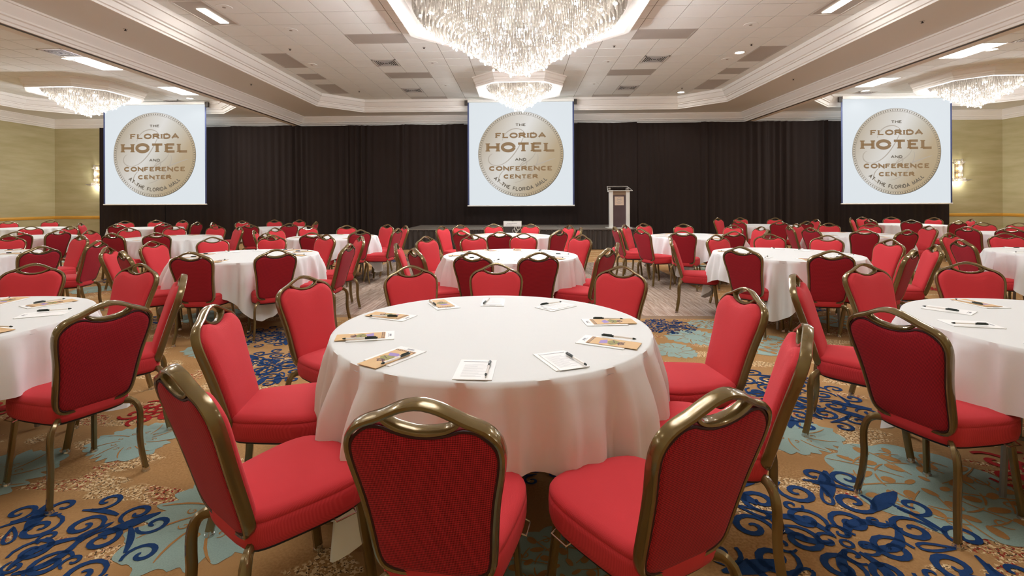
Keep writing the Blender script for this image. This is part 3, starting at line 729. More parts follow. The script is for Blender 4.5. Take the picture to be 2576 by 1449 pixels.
# ================================================================= CARPET PATTERN AND DANCE FLOOR
def flat(z): return lambda x, y: (x, y, z)
def spiral(cx, cy, Rr, a0, turns, d=1, n=22, rin=.12):
    return [(cx+Rr*(1-(1-rin)*i/n)*math.cos(a0+d*2*PI*turns*i/n), cy+Rr*(1-(1-rin)*i/n)*math.sin(a0+d*2*PI*turns*i/n)) for i in range(n+1)]
def taper(w, e=.35): return lambda q: w*(e+(1-e)*math.sin(PI*min(1, max(0, .08+.9*q))))
def medallion(seed):
    r = random.Random(seed); m = MB(); f = flat(0)
    def sp(rad, a, R_, turns, d, w_): ribbon(m, spiral(rad*math.cos(a), rad*math.sin(a), R_, r.uniform(0, 6), turns, d, 20), taper(w_), f)
    def loop(rad, a, L, wd, w_):       # teardrop outline pointing outwards
        P = [(rad+L*(.5-.5*math.cos(q)), wd*math.sin(q)*(.6+.4*math.cos(q))) for q in [2*PI*i/16 for i in range(17)]]
        ribbon(m, [(x*math.cos(a)-y*math.sin(a), x*math.sin(a)+y*math.cos(a)) for x, y in P], w_, f)
    n = 16
    for i in range(n):
        a = 2*PI*i/n+r.uniform(-.07, .07); d = 1 if i % 2 else -1
        R_ = .86+r.uniform(-.03, .05); c, s_ = R_*math.cos(a), R_*math.sin(a)
        ribbon(m, spiral(c, s_, .125, a+PI*.9*d, 1.2, d, 20), taper(.040, .5), f)
        if i % 2: ribbon(m, arc(0, 0, .74, .74, math.degrees(a)-20, math.degrees(a)+8, 8), taper(.050, .3), f)
        if i % 3 == 0: ribbon(m, [(q*math.cos(a+.15+.1*(1-q)), q*math.sin(a+.15+.1*(1-q))) for q in (.55, .66, .76, .85, .95)], taper(.12, .15), f)
    n = 10
    for i in range(n):
        a = 2*PI*i/n+r.uniform(-.08, .08); d = 1 if i % 2 else -1
        sp(.56, a, .15, 1.45, d, .046)
        if i % 2: sp(.42, a+.32, .075, 1.1, -d, .03)
        else: loop(.44, a+.3, .22, .05, .024)
    n = 6
    for i in range(n):
        a = 2*PI*i/n+r.uniform(-.1, .1); d = 1 if i % 2 else -1
        sp(.27, a, .14, 1.5, d, .044)
        p0, p1 = Vector((.08*math.cos(a), .08*math.sin(a))), Vector((.5*math.cos(a+.6*d), .5*math.sin(a+.6*d))); mid = Vector((.36*math.cos(a-.2*d), .36*math.sin(a-.2*d)))
        ribbon(m, [tuple(p0*(1-t)**2+mid*2*t*(1-t)+p1*t*t) for t in [q/8 for q in range(9)]], taper(.07, .15), f)
    for i in range(4):
        a = 2*PI*i/4+.4; sp(.11, a, .08, 1.1, 1 if i % 2 else -1, .032)
    ribbon(m, arc(0, 0, .035, .035, 0, 360, 12), .02, f)
    me = m.build('carpet_medallion', M['navy'], None, smooth=False, fixn=False); d = me.data; bpy.data.objects.remove(me); return d
M['tanc'] = mat('carpet_tan', (184, 136, 82), 1, noise=.2, nscale=70, bump=.5, bscale=400, spec=.1)
def flower(seed, lace):
    r = random.Random(seed); m = MB(); n = 180; nl = 11
    ring = []
    for i in range(n):
        a = 2*PI*i/n; q = (.86+.09*abs(math.sin(nl*a/2+.3*math.sin(a*3)))) if lace else (.74+.13*abs(math.sin(9*a+1.1*math.sin(a*2)))**.6+.08*math.sin(3*a+seed)+.05*math.sin(25*a)*math.sin(2*a+1))
        ring.append((q*math.cos(a), q*math.sin(a)))
    m.add([(0, 0, 0)]+[(x, y, 0) for x, y in ring], [(0, 1+i, 1+(i+1) % n) for i in range(n)])
    m.cur = 1
    def oval(cx, cy, a, b, t):
        k = 12; m.add([(cx+a*math.cos(q)*math.cos(t)-b*math.sin(q)*math.sin(t), cy+a*math.cos(q)*math.sin(t)+b*math.sin(q)*math.cos(t), .0012) for q in [2*PI*i/k for i in range(k)]], [tuple(range(k))])
    for cnt, rad, A, B, tw in () if not lace else ((13, .76, .085, .055, 0), (10, .56, .10, .06, .9), (7, .36, .09, .055, .4), (4, .15, .07, .045, .9)):
        for i in range(cnt):
            a = 2*PI*(i+.5)/cnt+r.uniform(-.08, .08); oval(rad*math.cos(a), rad*math.sin(a), A*r.uniform(.8, 1.2), B*r.uniform(.7, 1.2), a+tw)
    def tan(pts, w_):
        b0 = len(m.f); ribbon(m, pts, w_, flat(.0012))
        for k in range(b0, len(m.f)): m.mi[k] = 1
    for i in range(9):
        a = 2*PI*i/9
        if lace: tan(spiral(.66*math.cos(a), .66*math.sin(a), .09, a, 1.0, 1 if i % 2 else -1, 12), taper(.02))
        if not lace:
            tan([(q*math.cos(a+.7*q), q*math.sin(a+.7*q)) for q in (.3, .42, .54, .66, .76)], taper(.03)); tan(spiral(.36*math.cos(a+.6), .36*math.sin(a+.6), .06, a, 1, 1, 10), taper(.018)); continue
        tan(arc(0, 0, .46, .46, math.degrees(a)-17, math.degrees(a)+15, 8), taper(.026)); tan(arc(0, 0, .67, .67, math.degrees(a)-14, math.degrees(a)+12, 8), taper(.022))
        tan([(q*math.cos(a+.3*q), q*math.sin(a+.3*q)) for q in (.2, .35, .5, .66, .8, .93)], taper(.022))
    me = m.build('carpet_flower', [M['sky'], M['tanc']], None, smooth=False, fixn=False); d = me.data; bpy.data.objects.remove(me); return d
def scroll(seed):
    m = MB(); f = flat(0)
    for i in range(6):
        a = 2*PI*i/6
        ribbon(m, spiral(.6*math.cos(a), .6*math.sin(a), .33, a+seed, 1.2, 1 if i % 2 else -1), taper(.13), f)
        ribbon(m, spiral(.22*math.cos(a+.4), .22*math.sin(a+.4), .2, a, 1, 1), taper(.09), f)
    me = m.build('carpet_scroll', M['crim'], None, smooth=False, fixn=False); d = me.data; bpy.data.objects.remove(me); return d
MED = [medallion(s) for s in (1, 2, 3)]; FLO = [flower(1, False), flower(5, True)]; SCR = [scroll(0)]
placed = []
def inlay(kind, x, y, r, ry=None, rot=0):
    src = {'n': MED, 'f': FLO, 's': SCR}[kind]; me = src[len(placed) % len(src)]
    if kind == 'f': me = FLO[1 if x > 1.9 or (len(placed) % 3 == 0) and x > 0 else 0]
    o = link({'n': 'carpet_medallion', 'f': 'carpet_flower', 's': 'carpet_scroll'}[kind], me, fl, (x, y, {'n': .0035, 'f': .0015, 's': .003}[kind]+.00002*len(placed)))
    o.scale = (r, ry or r, 1); o.rotation_euler = (0, 0, rot); placed.append((x, y, r))
for q in (('n', -1.95, 1.72, .54), ('n', 1.32, 2.0, .62), ('n', -2.1, 4.05, .5), ('n', 1.85, 3.5, .56), ('n', 1.62, 5.42, .34), ('n', 0, 2.7, .34), ('n', -2.5, 5.0, .45),
          ('f', 1.98, 2.42, .44), ('f', -1.33, 2.12, .42), ('f', -2.26, 2.75, .27), ('f', -2.72, 2.35, .34), ('f', 1.62, 2.95, .30), ('f', 2.3, 4.8, .42), ('f', 1.42, 4.55, .26),
          ('f', 1.78, 4.98, .32), ('f', 2.1, 5.5, .22), ('f', -1.62, 3.95, .22), ('f', -2.9, 4.5, .32), ('f', .17, 1.83, .26), ('s', -2.42, 3.15, .24), ('s', 2.62, 2.5, .3), ('n', 2.85, 3.3, .3), ('n', .0, .95, .3),
          ('f', -.65, 1.15, .3), ('n', -3.4, 1.0, .5)):
    inlay(*q, rot=rnd.uniform(0, 6))
DX0, DX1, DY0, DY1 = -3.0, 2.76, 5.82, 10.9
gx = -11.5
while gx < 12:
    gy = .8
    while gy < 14:
        x, y = gx+rnd.uniform(-.4, .4), gy+rnd.uniform(-.4, .4); k = rnd.choice('nnnffss'); r = {'n': .55, 'f': .38, 's': .26}[k]*rnd.uniform(.8, 1.15)
        if all(math.hypot(x-a, y-b) > r+c-.08 for a, b, c in placed) and not (DX0-r < x < DX1+r and DY0-r < y < DY1+r) and abs(x) < 2.2+1.1*y:
            inlay(k, x, y, r, rot=rnd.uniform(0, 6))
        gy += 1.15
    gx += 1.1
df = empty('dance_floor', ((DX0+DX1)/2, (DY0+DY1)/2, 0), 0, label='portable wood parquet dance floor laid on the carpet at mid room', cat='dance floor')
cx0, cy0 = (DX0+DX1)/2, (DY0+DY1)/2
nxp, nyp = 36, 6; pw, ph = (DX1-DX0)/nxp, (DY1-DY0)/nyp
pm = MB().box(-pw/2+.002, -ph/2+.0025, .004, pw/2-.002, ph/2-.0025, .02).build('plank', M['plank'], None, smooth=False); pme = pm.data; bpy.data.objects.remove(pm)
for i in range(nxp):
    for j in range(nyp): link('plank', pme, df, (DX0+(i+.5)*pw-cx0, DY0+(j+.5)*ph-cy0+(0 if i % 2 else 0), 0))
MB().box(DX0-cx0, DY0-cy0, 0, DX1-cx0, DY1-cy0, .006).build('underlay', M['track'], df, smooth=False)
m = MB(); e = .05
for a, b, c, d in ((DX0-e, DY0-e, DX1+e, DY0), (DX0-e, DY1, DX1+e, DY1+e)): m.add([(a-cx0, b-cy0, .0), (c-cx0, b-cy0, .0), (c-cx0, d-cy0, .0), (a-cx0, d-cy0, 0), (a-cx0+e, (DY0 if b < 6 else DY1)-cy0, .02), (c-cx0-e, (DY0 if b < 6 else DY1)-cy0, .02)], [(0, 1, 5, 4) if b < 6 else (3, 2, 5, 4)])
for s, x in ((-1, DX0), (1, DX1)): m.add([(x-cx0, DY0-cy0, .02), (x-cx0, DY1-cy0, .02), (x+s*e-cx0, DY1+e-cy0, 0), (x+s*e-cx0, DY0-e-cy0, 0)], [(0, 1, 2, 3)])
m.build('edge_ramp', M['tan'], df, smooth=False, fixn=False)

# ================================================================= CHAIR
def smoothpts(p, it=2, closed=False):
    p = [Vector(q) for q in p]
    for _ in range(it):
        out = [] if closed else [p[0]]
        for i in range(len(p) if closed else len(p)-1):
            a, b = p[i], p[(i+1) % len(p)]; out += [a*.75+b*.25, a*.25+b*.75]
        if not closed: out.append(p[-1])
        p = out
    return p
YB0 = -.185
def by(z): q = max(0, (z-.41)/.52); return YB0-.155*q**1.05
HALF = [(0, .920), (.04, .912), (.075, .896), (.105, .880), (.135, .869), (.163, .856), (.186, .832), (.195, .80), (.193, .76), (.184, .71), (.175, .66), (.168, .60), (.163, .54), (.160, .49), (.155, .452), (.142, .424), (.11, .411), (.05, .409), (0, .409)]
def chair():
    t = empty('banquet_chair')
    full = [(x, z) for x, z in HALF]+[(-x, z) for x, z in HALF[-2:0:-1]]
    pts = smoothpts([(x, by(z), z) for x, z in full], 1, True)
    pl = Vector((0, math.cos(.29), math.sin(.29)*-1)).normalized()       # across the leaning plane
    m = MB(); N = len(pts); rings = []
    nrm = Vector((0, .955, .296))
    for i in range(N):
        tt = (pts[(i+1) % N]-pts[i-1]).normalized(); u = nrm.cross(tt).normalized(); ring = []
        for k in range(10):
            an = 2*PI*(k+.5)/10; c, d = math.cos(an), math.sin(an)
            ring.append(tuple(pts[i]+u*(.0092*math.copysign(abs(c)**.7, c))+nrm*(.0195*math.copysign(abs(d)**.62, d))))
        rings.append(ring)
    rings.append(rings[0]); m.loft(rings)
    bf = m.build('back_frame', M['bronze'], t)
    # lower bar of the hand hole
    hp = smoothpts([(x, by(z), z) for x, z in ((-.098, .884), (-.085, .868), (-.055, .852), (0, .843), (.055, .852), (.085, .868), (.098, .884))], 1)
    m = MB(); rings = []
    for i, q in enumerate(hp):
        tt = (hp[min(i+1, len(hp)-1)]-hp[max(i-1, 0)]).normalized(); u = nrm.cross(tt).normalized()
        rings.append([tuple(q+u*(.008*math.copysign(abs(math.cos(a))**.7, math.cos(a)))+nrm*(.017*math.copysign(abs(math.sin(a))**.6, math.sin(a)))) for a in [2*PI*(k+.5)/8 for k in range(8)]])
    m.loft(rings, True, True, True); m.build('hand_grip', M['bronze'], bf)
    # upholstered back: front pad and rear panel
    edge = [(x*1.0, z) for x, z in HALF[4:-1]]
    half = [(0, .836), (.04, .839), (.075, .850), (.10, .861), (.13, .860)]+[(x-.009, z-(.010 if z > .8 else 0)+(.008 if z < .43 else 0)) for x, z in HALF[5:-1]]+[(0, .418)]
    loop = half+[(-x, z) for x, z in half[-2:0:-1]]
    lp = smoothpts([(x, 0, z) for x, z in loop], 1, True); cz = .64
    def ringat(s, off): return [tuple(Vector((p.x*s, by(cz+(p.z-cz)*s), cz+(p.z-cz)*s))+nrm*off) for p in lp]
    m = MB(); m.loft([ringat(1.0, -.004), ringat(1.0, .012), ringat(.985, .026), ringat(.95, .034), ringat(.85, .040), ringat(.6, .044), ringat(.3, .046), ringat(.02, .046)], True, False, True)
    m.build('back_cushion', M['red'], t, ang=60)
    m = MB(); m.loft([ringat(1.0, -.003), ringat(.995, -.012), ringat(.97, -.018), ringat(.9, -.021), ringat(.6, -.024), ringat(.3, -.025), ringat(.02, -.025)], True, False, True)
    m.build('rear_panel', M['redback_shaded'], t, ang=60)
    m = MB(); m.tube([tuple(Vector((p.x, by(p.z), p.z))+nrm*-.014) for p in lp], .004, n=5, closed=True); m.build('piping', M['piping'], t)
    # seat
    sh = [(0, -.205), (.10, -.203), (.148, -.188), (.168, -.15), (.186, -.07), (.203, .02), (.212, .10), (.204, .165), (.175, .208), (.12, .228), (.06, .235), (0, .236)]
    sl = smoothpts([(x, y, 0) for x, y in sh+[(-x, y) for x, y in sh[-2:0:-1]]], 1, True)
    def sr(s, z): return [(p.x*s, .02+(p.y-.02)*s, z) for p in sl]
    m = MB(); m.loft([sr(.93, .364), sr(.98, .372), sr(1.0, .392), sr(1.006, .43), sr(.998, .4485), sr(.99, .450), sr(1.0, .4525), sr(.99, .464), sr(.96, .474), sr(.88, .482), sr(.6, .488), sr(.3, .490), sr(.02, .490)], True, False, True)
    m.build('seat', M['red'], t, ang=60)
    m = MB(); m.loft([sr(.86, .350), sr(.93, .358), sr(.95, .376)], True, True, True); m.build('seat_pan', M['black'], t)
    def leg(path):
        m = MB(); m.tube(smoothpts(path, 1), 0.0115, .0175, side=(1, 0, 0), n=8, p=3.4); l = m.build('leg', M['bronze'], t)
        x, y, z = path[-1]; MB().cyl(x, y, 0, .010, .020, 12, .018).cyl(x, y, .010, .024, .0165, 12, .015).build('glide', M['chrome'], l)
    for s in (-1, 1):
        leg([(s*.150, .155, .385), (s*.155, .17, .375), (s*.160, .182, .34), (s*.166, .192, .25), (s*.175, .212, .10), (s*.180, .225, .018)])
        leg([(s*.06, -.10, .368), (s*.105, -.15, .378), (s*.145, -.192, .380), (s*.170, -.214, .362), (s*.183, -.226, .32), (s*.184, -.228, .26), (s*.181, -.226, .19), (s*.185, -.234, .11), (s*.196, -.252, .018)])
    m = MB()
    for s in (-1, 1): MB().tube([(s*.185, .05, .372), (s*.215, .05, .362), (s*.222, .12, .360), (s*.19, .125, .372)], .0028, n=5).build('linking_wire', M['chrome'], t)
    for s in (-1, 1): MB().tube([(s*.13, -.12, .40), (s*.135, by(.46), .46)], .012, .006, n=6).build('back_bracket', M['black'], t)
    return t
TABLES={'A2': (-0.14, 2.42), 'A1': (-3.18, 2.36), 'A3': (2.8, 2.38), 'B1': (-3.2, 5.58), 'B2': (-0.11, 5.58), 'B3': (3.08, 5.72), 'B0': (-6.85, 5.6), 'B4': (6.4, 5.75), 'C1': (-6.25, 8.45), 'C2': (-3.35, 8.55), 'C3': (-0.23, 8.45), 'C4': (3.1, 8.6), 'C5': (6.05, 8.9), 'C0': (-9.2, 8.6), 'C6': (9.1, 9.1), 'D1': (-9.3, 11.7), 'D2': (-6.1, 11.7), 'D4': (6.1, 12.25), 'D5': (9.8, 12.5), 'D0': (-12.5, 11.8)}
CHAIRS={
'A1':[(-3.8, 3.65), (-2.94, 3.65), (-2.2, 3.1), (-1.95, 2.23, -18)],
'A2':[(-0.24, 1.12), (0.51, 1.2), (1.09, 1.85), (1.23, 2.63), (0.75, 3.52), (-0.18, 3.68), (-0.82, 3.54), (-1.4, 3.03), (-1.43, 2.15), (-1.0, 1.34, 3)],
'A3':[(3.37, 3.76), (2.53, 3.66), (1.72, 3.12), (1.59, 2.14, 10)],
'B0':[(-6.46, 6.91), (-7.5, 6.83), (-7.79, 6.21), (-5.26, 5.13), (-5.3, 5.9)],
'B1':[(-3.16, 4.5), (-2.44, 4.75), (-1.93, 5.44), (-2.1, 6.37), (-2.7, 6.69), (-3.58, 6.87), (-4.23, 6.48), (-4.56, 5.8), (-4.46, 5.03), (-3.92, 4.6)],
'B2':[(-0.45, 4.47), (0.18, 4.47), (0.9, 4.85), (1.12, 5.5), (0.85, 6.56), (0.06, 6.86), (-0.66, 6.64), (-1.25, 6.28), (-1.09, 4.86), (-1.42, 5.43)],
'B3':[(2.25, 5.0), (2.92, 4.6), (1.9, 6.21), (2.69, 6.73), (3.52, 6.93), (4.13, 6.61), (4.44, 5.9), (3.75, 4.7), (4.34, 5.16)],
'B4':[(5.2, 5.89), (6.09, 7.09), (6.81, 7.01)],
'C0':[(-8.46, 7.81), (-8.17, 8.28), (-9.3, 9.68), (-10.12, 9.63)],
'C1':[(-5.79, 7.47), (-6.3, 9.82), (-7.03, 9.57), (-7.51, 8.98), (-6.43, 7.36), (-7.61, 8.24), (-5.51, 9.33)],
'C2':[(-3.25, 7.41), (-2.59, 7.77), (-2.66, 9.67), (-2.08, 8.23), (-2.17, 9.17), (-3.52, 9.71), (-4.28, 9.55), (-4.59, 8.85), (-3.92, 7.29), (-4.56, 8.09)],
'C3':[(-0.92, 7.53), (-0.3, 7.22), (0.64, 7.58), (0.96, 9.14), (1.07, 8.35), (-0.53, 9.72), (0.23, 9.68), (-1.18, 9.43), (-1.48, 8.99)],
'C4':[(1.94, 7.86), (2.46, 7.38), (3.3, 7.53), (1.98, 9.27), (2.48, 9.83), (3.33, 9.96), (4.15, 9.47), (4.38, 8.86), (4.0, 7.88), (1.66, 8.58)],
'C5':[(5.54, 7.94), (6.1, 7.78), (7.42, 8.97), (7.01, 9.89), (6.39, 10.21), (5.54, 9.9), (5.01, 9.18), (5.03, 8.55)],
'C6':[(9.55, 10.28), (7.79, 8.69), (8.26, 8.41), (10.05, 10.06)],
'D0':[(-13.7, 12.43), (-13.11, 13.03)],
'D1':[(-10.47, 12.42), (-9.96, 12.88), (-9.13, 12.79), (-9.08, 10.54), (-8.38, 11.09), (-10.6, 11.23), (-7.93, 11.62)],
'D2':[(-7.29, 12.38), (-6.69, 12.92), (-5.99, 12.95), (-5.01, 11.74), (-5.2, 10.72), (-5.93, 10.35), (-7.45, 11.41)],
'D4':[(5.86, 11.06), (6.11, 13.61), (6.94, 13.33), (5.4, 13.4), (5.18, 11.65), (7.46, 12.36), (6.5, 11.12)],
'D5':[(10.31, 13.75), (10.98, 13.15), (9.56, 13.83), (8.83, 13.22), (8.72, 12.34), (9.17, 11.62), (9.82, 11.12), (11.14, 12.24)],
}
TNAME = {'A1': 'nearest left table', 'A2': 'nearest middle table', 'A3': 'nearest right table', 'B0': 'second-row far left table', 'B1': 'second-row left table', 'B2': 'second-row middle table', 'B3': 'second-row right table', 'B4': 'second-row far right table',
         'C0': 'third-row leftmost table', 'C1': 'third-row outer left table', 'C2': 'third-row inner left table', 'C3': 'third-row middle table', 'C4': 'third-row inner right table', 'C5': 'third-row outer right table', 'C6': 'third-row rightmost table',
         'D0': 'back-row table at the left wall', 'D1': 'back-row outer left table', 'D2': 'back-row inner left table', 'D4': 'back-row inner right table', 'D5': 'back-row outer right table'}
SEC = ['right side', 'right, slightly behind', 'back right corner', 'back, right of centre', 'back, barely right', 'back centre', 'back, barely left', 'back, left of centre', 'back left corner', 'left, slightly behind',
       'left side', 'left, slightly in front', 'front left corner', 'front, left of centre', 'front, barely left', 'front centre', 'front, barely right', 'front, right of centre', 'front right corner', 'right, slightly in front']
used_lab = set()
def secname(k, a, thing_):
    """place around a table, seen from the camera; a in degrees, 0 = right, -90 = towards the camera"""
    i = int(((a % 360)+9)//18) % 20
    for d in (0, 1, -1, 2, -2, 3):
        key = (k, (i+d) % 20, thing_)
        if key not in used_lab: used_lab.add(key); return SEC[(i+d) % 20]
    return SEC[i]
proto = chair(); first = True; rot_rnd = random.Random(7)
for k in sorted(CHAIRS):
    tx, ty = TABLES[k]
    for e in CHAIRS[k]:
        hx, hy = e[0], e[1]; tw = e[2] if len(e) > 2 else (rot_rnd.uniform(-6, 6) if k[0] != 'A' else rot_rnd.uniform(-2, 2))
        fa = math.atan2(ty-hy, tx-hx)+math.radians(tw)
        o = proto if first else copy_tree(proto); first = False
        o.location = (hx+.345*math.cos(fa), hy+.345*math.sin(fa), .0); o.rotation_euler = (0, 0, fa-PI/2)
        if k == 'A2' or DX0 < hx < DX1 and DY0 < hy < DY1: pass
        on = DX0+.1 < o.location.x < DX1-.1 and DY0+.1 < o.location.y < DY1-.1
        if on: o.location.z = .02
        a = math.degrees(math.atan2(hy-ty, hx-tx))
        tag(o, 'red banquet chair at the %s, %s' % (TNAME[k], secname(k, a, 'c')), 'chair', 'red banquet chairs around the round tables')

# ================================================================= TABLES AND CLOTHS
RT = .762
def table_proto():
    t = empty('round_table')
    MB().cyl(0, 0, .735, .765, RT, 64).build('tabletop', M['board'], t, ang=30)
    m = MB(); m.tube([(RT*.997*math.cos(a*PI/24), RT*.997*math.sin(a*PI/24), .75) for a in range(48)], .006, .016, side=(0, 0, 1), n=6, closed=True)
    m.build('edge_band', M['steel'], t)
    for sy in (-1, 1):
        MB().tube([(-.33, sy*.42, .73), (.33, sy*.42, .73)], .012, n=6).build('cross_bar', M['steel'], t)
        for sx in (-1, 1):
            MB().tube(smoothpts([(sx*.30, sy*.42, .735), (sx*.31, sy*.43, .6), (sx*.33, sy*.45, .012)], 1), .014, n=8).build('leg', M['steel'], t)
        MB().tube([(-.32, sy*.44, .3), (.32, sy*.44, .3)], .009, n=6).build('stretcher', M['steel'], t)
        MB().tube([(0, sy*.44, .3), (0, sy*.1, .73)], .007, n=6).build('brace', M['steel'], t)
    return t
def cloth(seed, half=1.06, floor_z=.0):
    r = random.Random(seed); N = 288; RR = RT+.010; top = .7735
    ph = [r.uniform(0, 6.28) for _ in range(8)]
    rings = [[(RR*q*math.cos(2*PI*i/N), RR*q*math.sin(2*PI*i/N), top+.0004*math.sin(9*q+i*.3)) for i in range(N)] for q in (.02, .3, .6, .85, .96, .985)]
    def drop(a):
        b = (a+PI/4) % (PI/2)-PI/4                       # angle from the nearest side's middle
        d = half/max(.2, math.cos(b)); dmax = half*1.32
        d = d if d < dmax-.08 else dmax-.08*math.exp(-(d-dmax+.08)/.08)
        return min(d-RR, top-.006-floor_z)
    def wv(a, t):
        c = abs(((a+PI/4) % (PI/2)-PI/4))/(PI/4)         # 0 at side middle, 1 at corner
        s = math.sin(19*a+ph[0]+1.3*math.sin(3*a+ph[1]))*.55+math.sin(33*a+ph[2]+1.6*math.sin(2*a+ph[3])+t)*.38*(1-.4*t)+math.sin(57*a+ph[4])*.14*(1-.5*t)
        s = s if s > 0 else -abs(s)**.6*.9
        return s*(.55+.65*c), c
    K = 18
    for kk in range(K+1):
        t = kk/K; ring = []
        for i in range(N):
            a = 2*PI*i/N; D = drop(a); w_, c = wv(a, t)
            if kk == 0: ring.append((RR*math.cos(a), RR*math.sin(a), top-.0015)); continue
            tt = t**1.0; z = top-.004-D*tt*.985
            q_ = min(1, tt*D/.24); amp = .062*q_*q_*(3-2*q_)*.75+.016*min(1, tt*6)+.008*tt
            rad = RR+.004+(.002+.05*c)*tt*D/.4+amp*(w_+.30)
            rad = max(rad, RR+.0015)
            ring.append((rad*math.cos(a), rad*math.sin(a), z))
        rings.append(ring)
    m = MB(); m.loft(rings); m.add(rings[0], [tuple(range(N))])
    o = m.build('tablecloth', M['cloth'], None, ang=70); me = o.data; bpy.data.objects.remove(o); return me
CL = [cloth(s) for s in (3, 8, 21)]; CLA = cloth(33, 1.08)
CORN = {'A2': -127, 'A1': -60, 'A3': -110, 'B1': -52, 'B2': -88, 'B3': -124, 'C4': -125}
tproto = table_proto(); first = True
for n_, k in enumerate(sorted(TABLES)):
    x, y = TABLES[k]; zz = .02 if (DX0 < x < DX1 and DY0 < y < DY1) else 0
    o = tproto if first else copy_tree(tproto); first = False
    o.location = (x, y, zz); o.rotation_euler = (0, 0, .3+n_)
    tag(o, 'folding round table hidden under cloth, the %s' % TNAME[k], 'table', 'round folding tables')
    c = link('tablecloth', CLA if k == 'A2' else CL[n_ % 3], None, (x, y, zz)); c.rotation_euler = (0, 0, math.radians(CORN.get(k, 17*n_)-45))
    tag(c, 'white square linen tablecloth over the %s' % TNAME[k], 'tablecloth', 'white tablecloths')

# ================================================================= PAPERS AND PENS
def proto_pad():
    t = empty('notepad'); MB().box(-.07, -.105, 0, .07, .105, .0026).build('sheets', M['white'], t, smooth=False)
    m = MB(); f = lambda x, y: (x, y, .0030)
    ribbon(m, [(-.018, .088), (.018, .088)], .009, f); ribbon(m, [(-.03, .079), (.03, .079)], .002, f)
    m.build('letterhead', M['print'], t, smooth=False, fixn=False)
    MB().box(-.07, .1035, .0, .07, .1055, .0030).build('binding', M['white'], t, smooth=False)
    return t
def proto_sheet():
    t = empty('printed_form'); MB().box(-.055, -.10, 0, .055, .10, .0012).build('sheet', M['white'], t, smooth=False)
    m = MB(); f = lambda x, y: (x, y, .0018)
    for i in range(12): ribbon(m, [(-.045, .05-.011*i), (-.045+.07+.02*math.sin(i*2.3), .05-.011*i)], .0012, f)
    ribbon(m, [(-.055, .085), (.055, .085)], .004, f); m.build('text_lines', M['print'], t, smooth=False, fixn=False); return t
def proto_bro():
    t = empty('brochure'); MB().box(-.05, -.11, 0, .05, .11, .0016).build('card', M['kraft'], t, smooth=False)
    MB().box(-.05, .094, .0016, .05, .106, .0019).build('maroon_band', M['maroon'], t, smooth=False)
    m = MB()
    for i in range(9): m.box(-.046+.0105*i, .096, .0019, -.040+.0105*i, .104, .0021)
    m.build('band_lettering', M['kraft'], t, smooth=False)
    MB().add([(-.04, .055, .002), (.005, .06, .002), (.03, .035, .002), (-.02, .022, .002)], [(0, 3, 2, 1)]).build('violet_shape', M['purple'], t, smooth=False, fixn=False)
    MB().add([(-.03, .018, .002), (.01, .028, .002), (.035, .006, .002), (.02, -.022, .002), (-.022, -.018, .002), (-.04, .0, .002)], [(0, 5, 4, 3, 2, 1)]).build('olive_shape', M['olive'], t, smooth=False, fixn=False)
    m = MB(); f = lambda x, y: (x, y, .0022)
    ribbon(m, spiral(-.005, -.036, .018, 0, 1.2), .006, f); ribbon(m, [(-.03, -.03), (-.01, -.02), (.02, -.045)], .005, f); ribbon(m, [(-.03, .012), (.0, -.005), (.03, .01)], .004, f); m.build('leaf_sketch', M['maroon'], t, smooth=False, fixn=False)
    return t
def proto_pen():
    t = empty('pen')
    m = MB(); m.loft([[(r*math.cos(a*PI/4), y, .0052+r*math.sin(a*PI/4)) for a in range(8)] for y, r in ((-.062, .0042), (.03, .0044), (.031, .0030))], True, True, True); m.build('barrel', M['penw'], t)
    m = MB(); m.loft([[(r*math.cos(a*PI/4), y, .0052+r*math.sin(a*PI/4)) for a in range(8)] for y, r in ((.022, .0050), (.072, .0052), (.077, .004))], True, True, True); m.box(-.0012, .03, .010, .0012, .07, .0125); m.build('cap', M['pend'], t)
    m = MB(); m.loft([[(r*math.cos(a*PI/4), y, .0052+r*math.sin(a*PI/4)) for a in range(8)] for y, r in ((-.078, .001), (-.070, .004), (-.062, .0048))], True, True, True); m.build('tip', M['pend'], t)
    return t
PR = {'notepad': proto_pad(), 'brochure': proto_bro(), 'pen': proto_pen(), 'printed_form': proto_sheet()}; usedp = set()
DESC = {'notepad': ('white notepad with grey letterhead', 'notepad'), 'brochure': ('tan brochure with maroon band', 'brochure'), 'pen': ('pen with dark green cap', 'pen'), 'printed_form': ('white printed form', 'paper')}
def put(kind, x, y, inner_deg, z, k, a, scale=1):
    o = PR[kind] if kind not in usedp else copy_tree(PR[kind]); usedp.add(kind)
    o.location = (x, y, z); o.rotation_euler = (0, 0, math.radians(inner_deg-90))
    d, c = DESC[kind]
    tag(o, '%s on the %s, %s' % (d, TNAME[k], secname(k, a, kind)), c, kind.replace('_', ' ')+'s laid on the tables')
ZC = .7745
def seta(items):
    for kind, x, y, d, z in items:
        tx, ty = TABLES['A2']; put(kind, x, y, d, z, 'A2', math.degrees(math.atan2(y-ty, x-tx)))
st_ = []
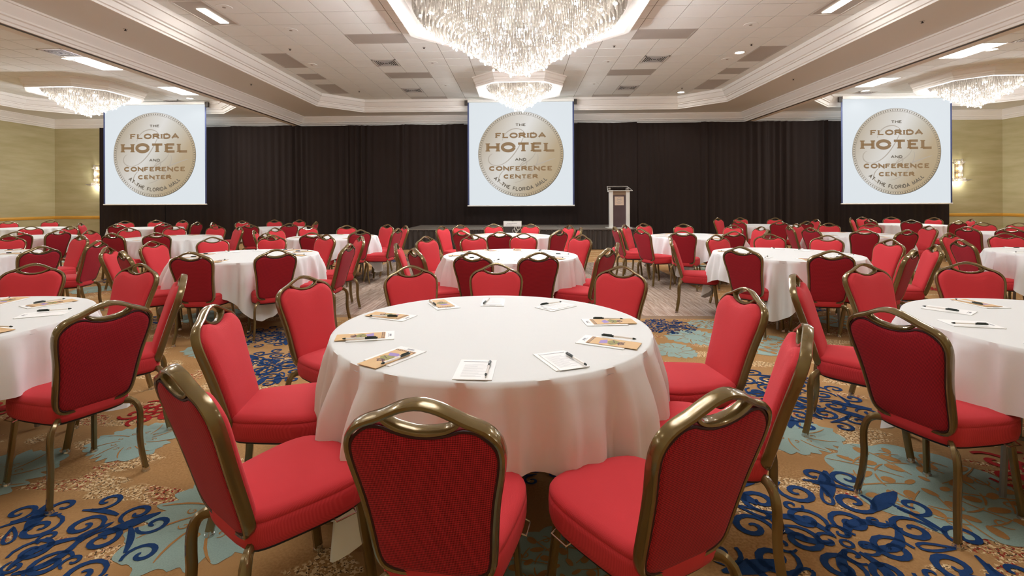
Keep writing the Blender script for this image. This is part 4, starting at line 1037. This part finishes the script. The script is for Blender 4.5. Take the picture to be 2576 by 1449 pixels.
for x, y, d in ((-.524, 1.886, 60), (-.732, 2.189, 14), (-.725, 2.597, -21), (-.477, 2.909, -64), (.475, 2.488, 185), (.406, 2.112, 154)):
    ix, iy = math.cos(math.radians(d)), math.sin(math.radians(d))
    st_.append(('notepad', x+ix*.045, y+iy*.045, d, ZC)); st_.append(('brochure', x, y, d, ZC+.0034))
for x, y, d in ((-.165, 2.955, -90), (.21, 2.84, -137), (.155, 1.885, 112), (-.165, 1.775, 88)):
    st_.append(('notepad', x, y, d, ZC))
    ix, iy = math.cos(math.radians(d)), math.sin(math.radians(d)); st_.append(('printed_form', x-ix*.012, y-iy*.012, d, ZC+.0034))
for x, y, d, z in ((-.484, 1.859, 59, .0075), (-.715, 2.128, 8, .0075), (-.73, 2.552, -4, .0075), (-.53, 2.90, -66, .0075), (-.205, 2.95, -100, .008), (.185, 2.885, 213, .008), (.46, 2.541, 175, .0006), (.44, 2.172, 155, .0075), (.215, 1.865, 114, .008), (-.118, 1.755, 87, .008)):
    st_.append(('pen', x, y, d, ZC+z))
seta(st_)
pr = random.Random(5)
for k in ('A1', 'A3', 'B0', 'B1', 'B2', 'B3', 'B4', 'C1', 'C2', 'C3', 'C4', 'C5'):
    tx, ty = TABLES[k]; zz = .02 if (DX0 < tx < DX1 and DY0 < ty < DY1) else 0
    angs = [(-90+36*i+8) for i in range(10)]
    ch_a = sorted(math.degrees(math.atan2(c[1]-ty, c[0]-tx)) for c in CHAIRS[k])
    for i, a in enumerate(ch_a if k[0] != 'A' else angs):
        q = math.radians(a); r = .60; x, y = tx+r*math.cos(q), ty+r*math.sin(q); d = a+180+pr.uniform(-6, 6)
        if k[0] != 'C': put('notepad', x-.03*math.cos(q), y-.03*math.sin(q), d, ZC+zz, k, a)
        if k[0] == 'C' or pr.random() < .55: put('brochure', x, y, d, ZC+zz+(.0034 if k[0] != 'C' else .0006), k, a)
        if k[0] != 'C': put('pen', x-.045*math.sin(q), y+.045*math.cos(q), d+pr.uniform(-5, 12), ZC+zz+.0078, k, a)
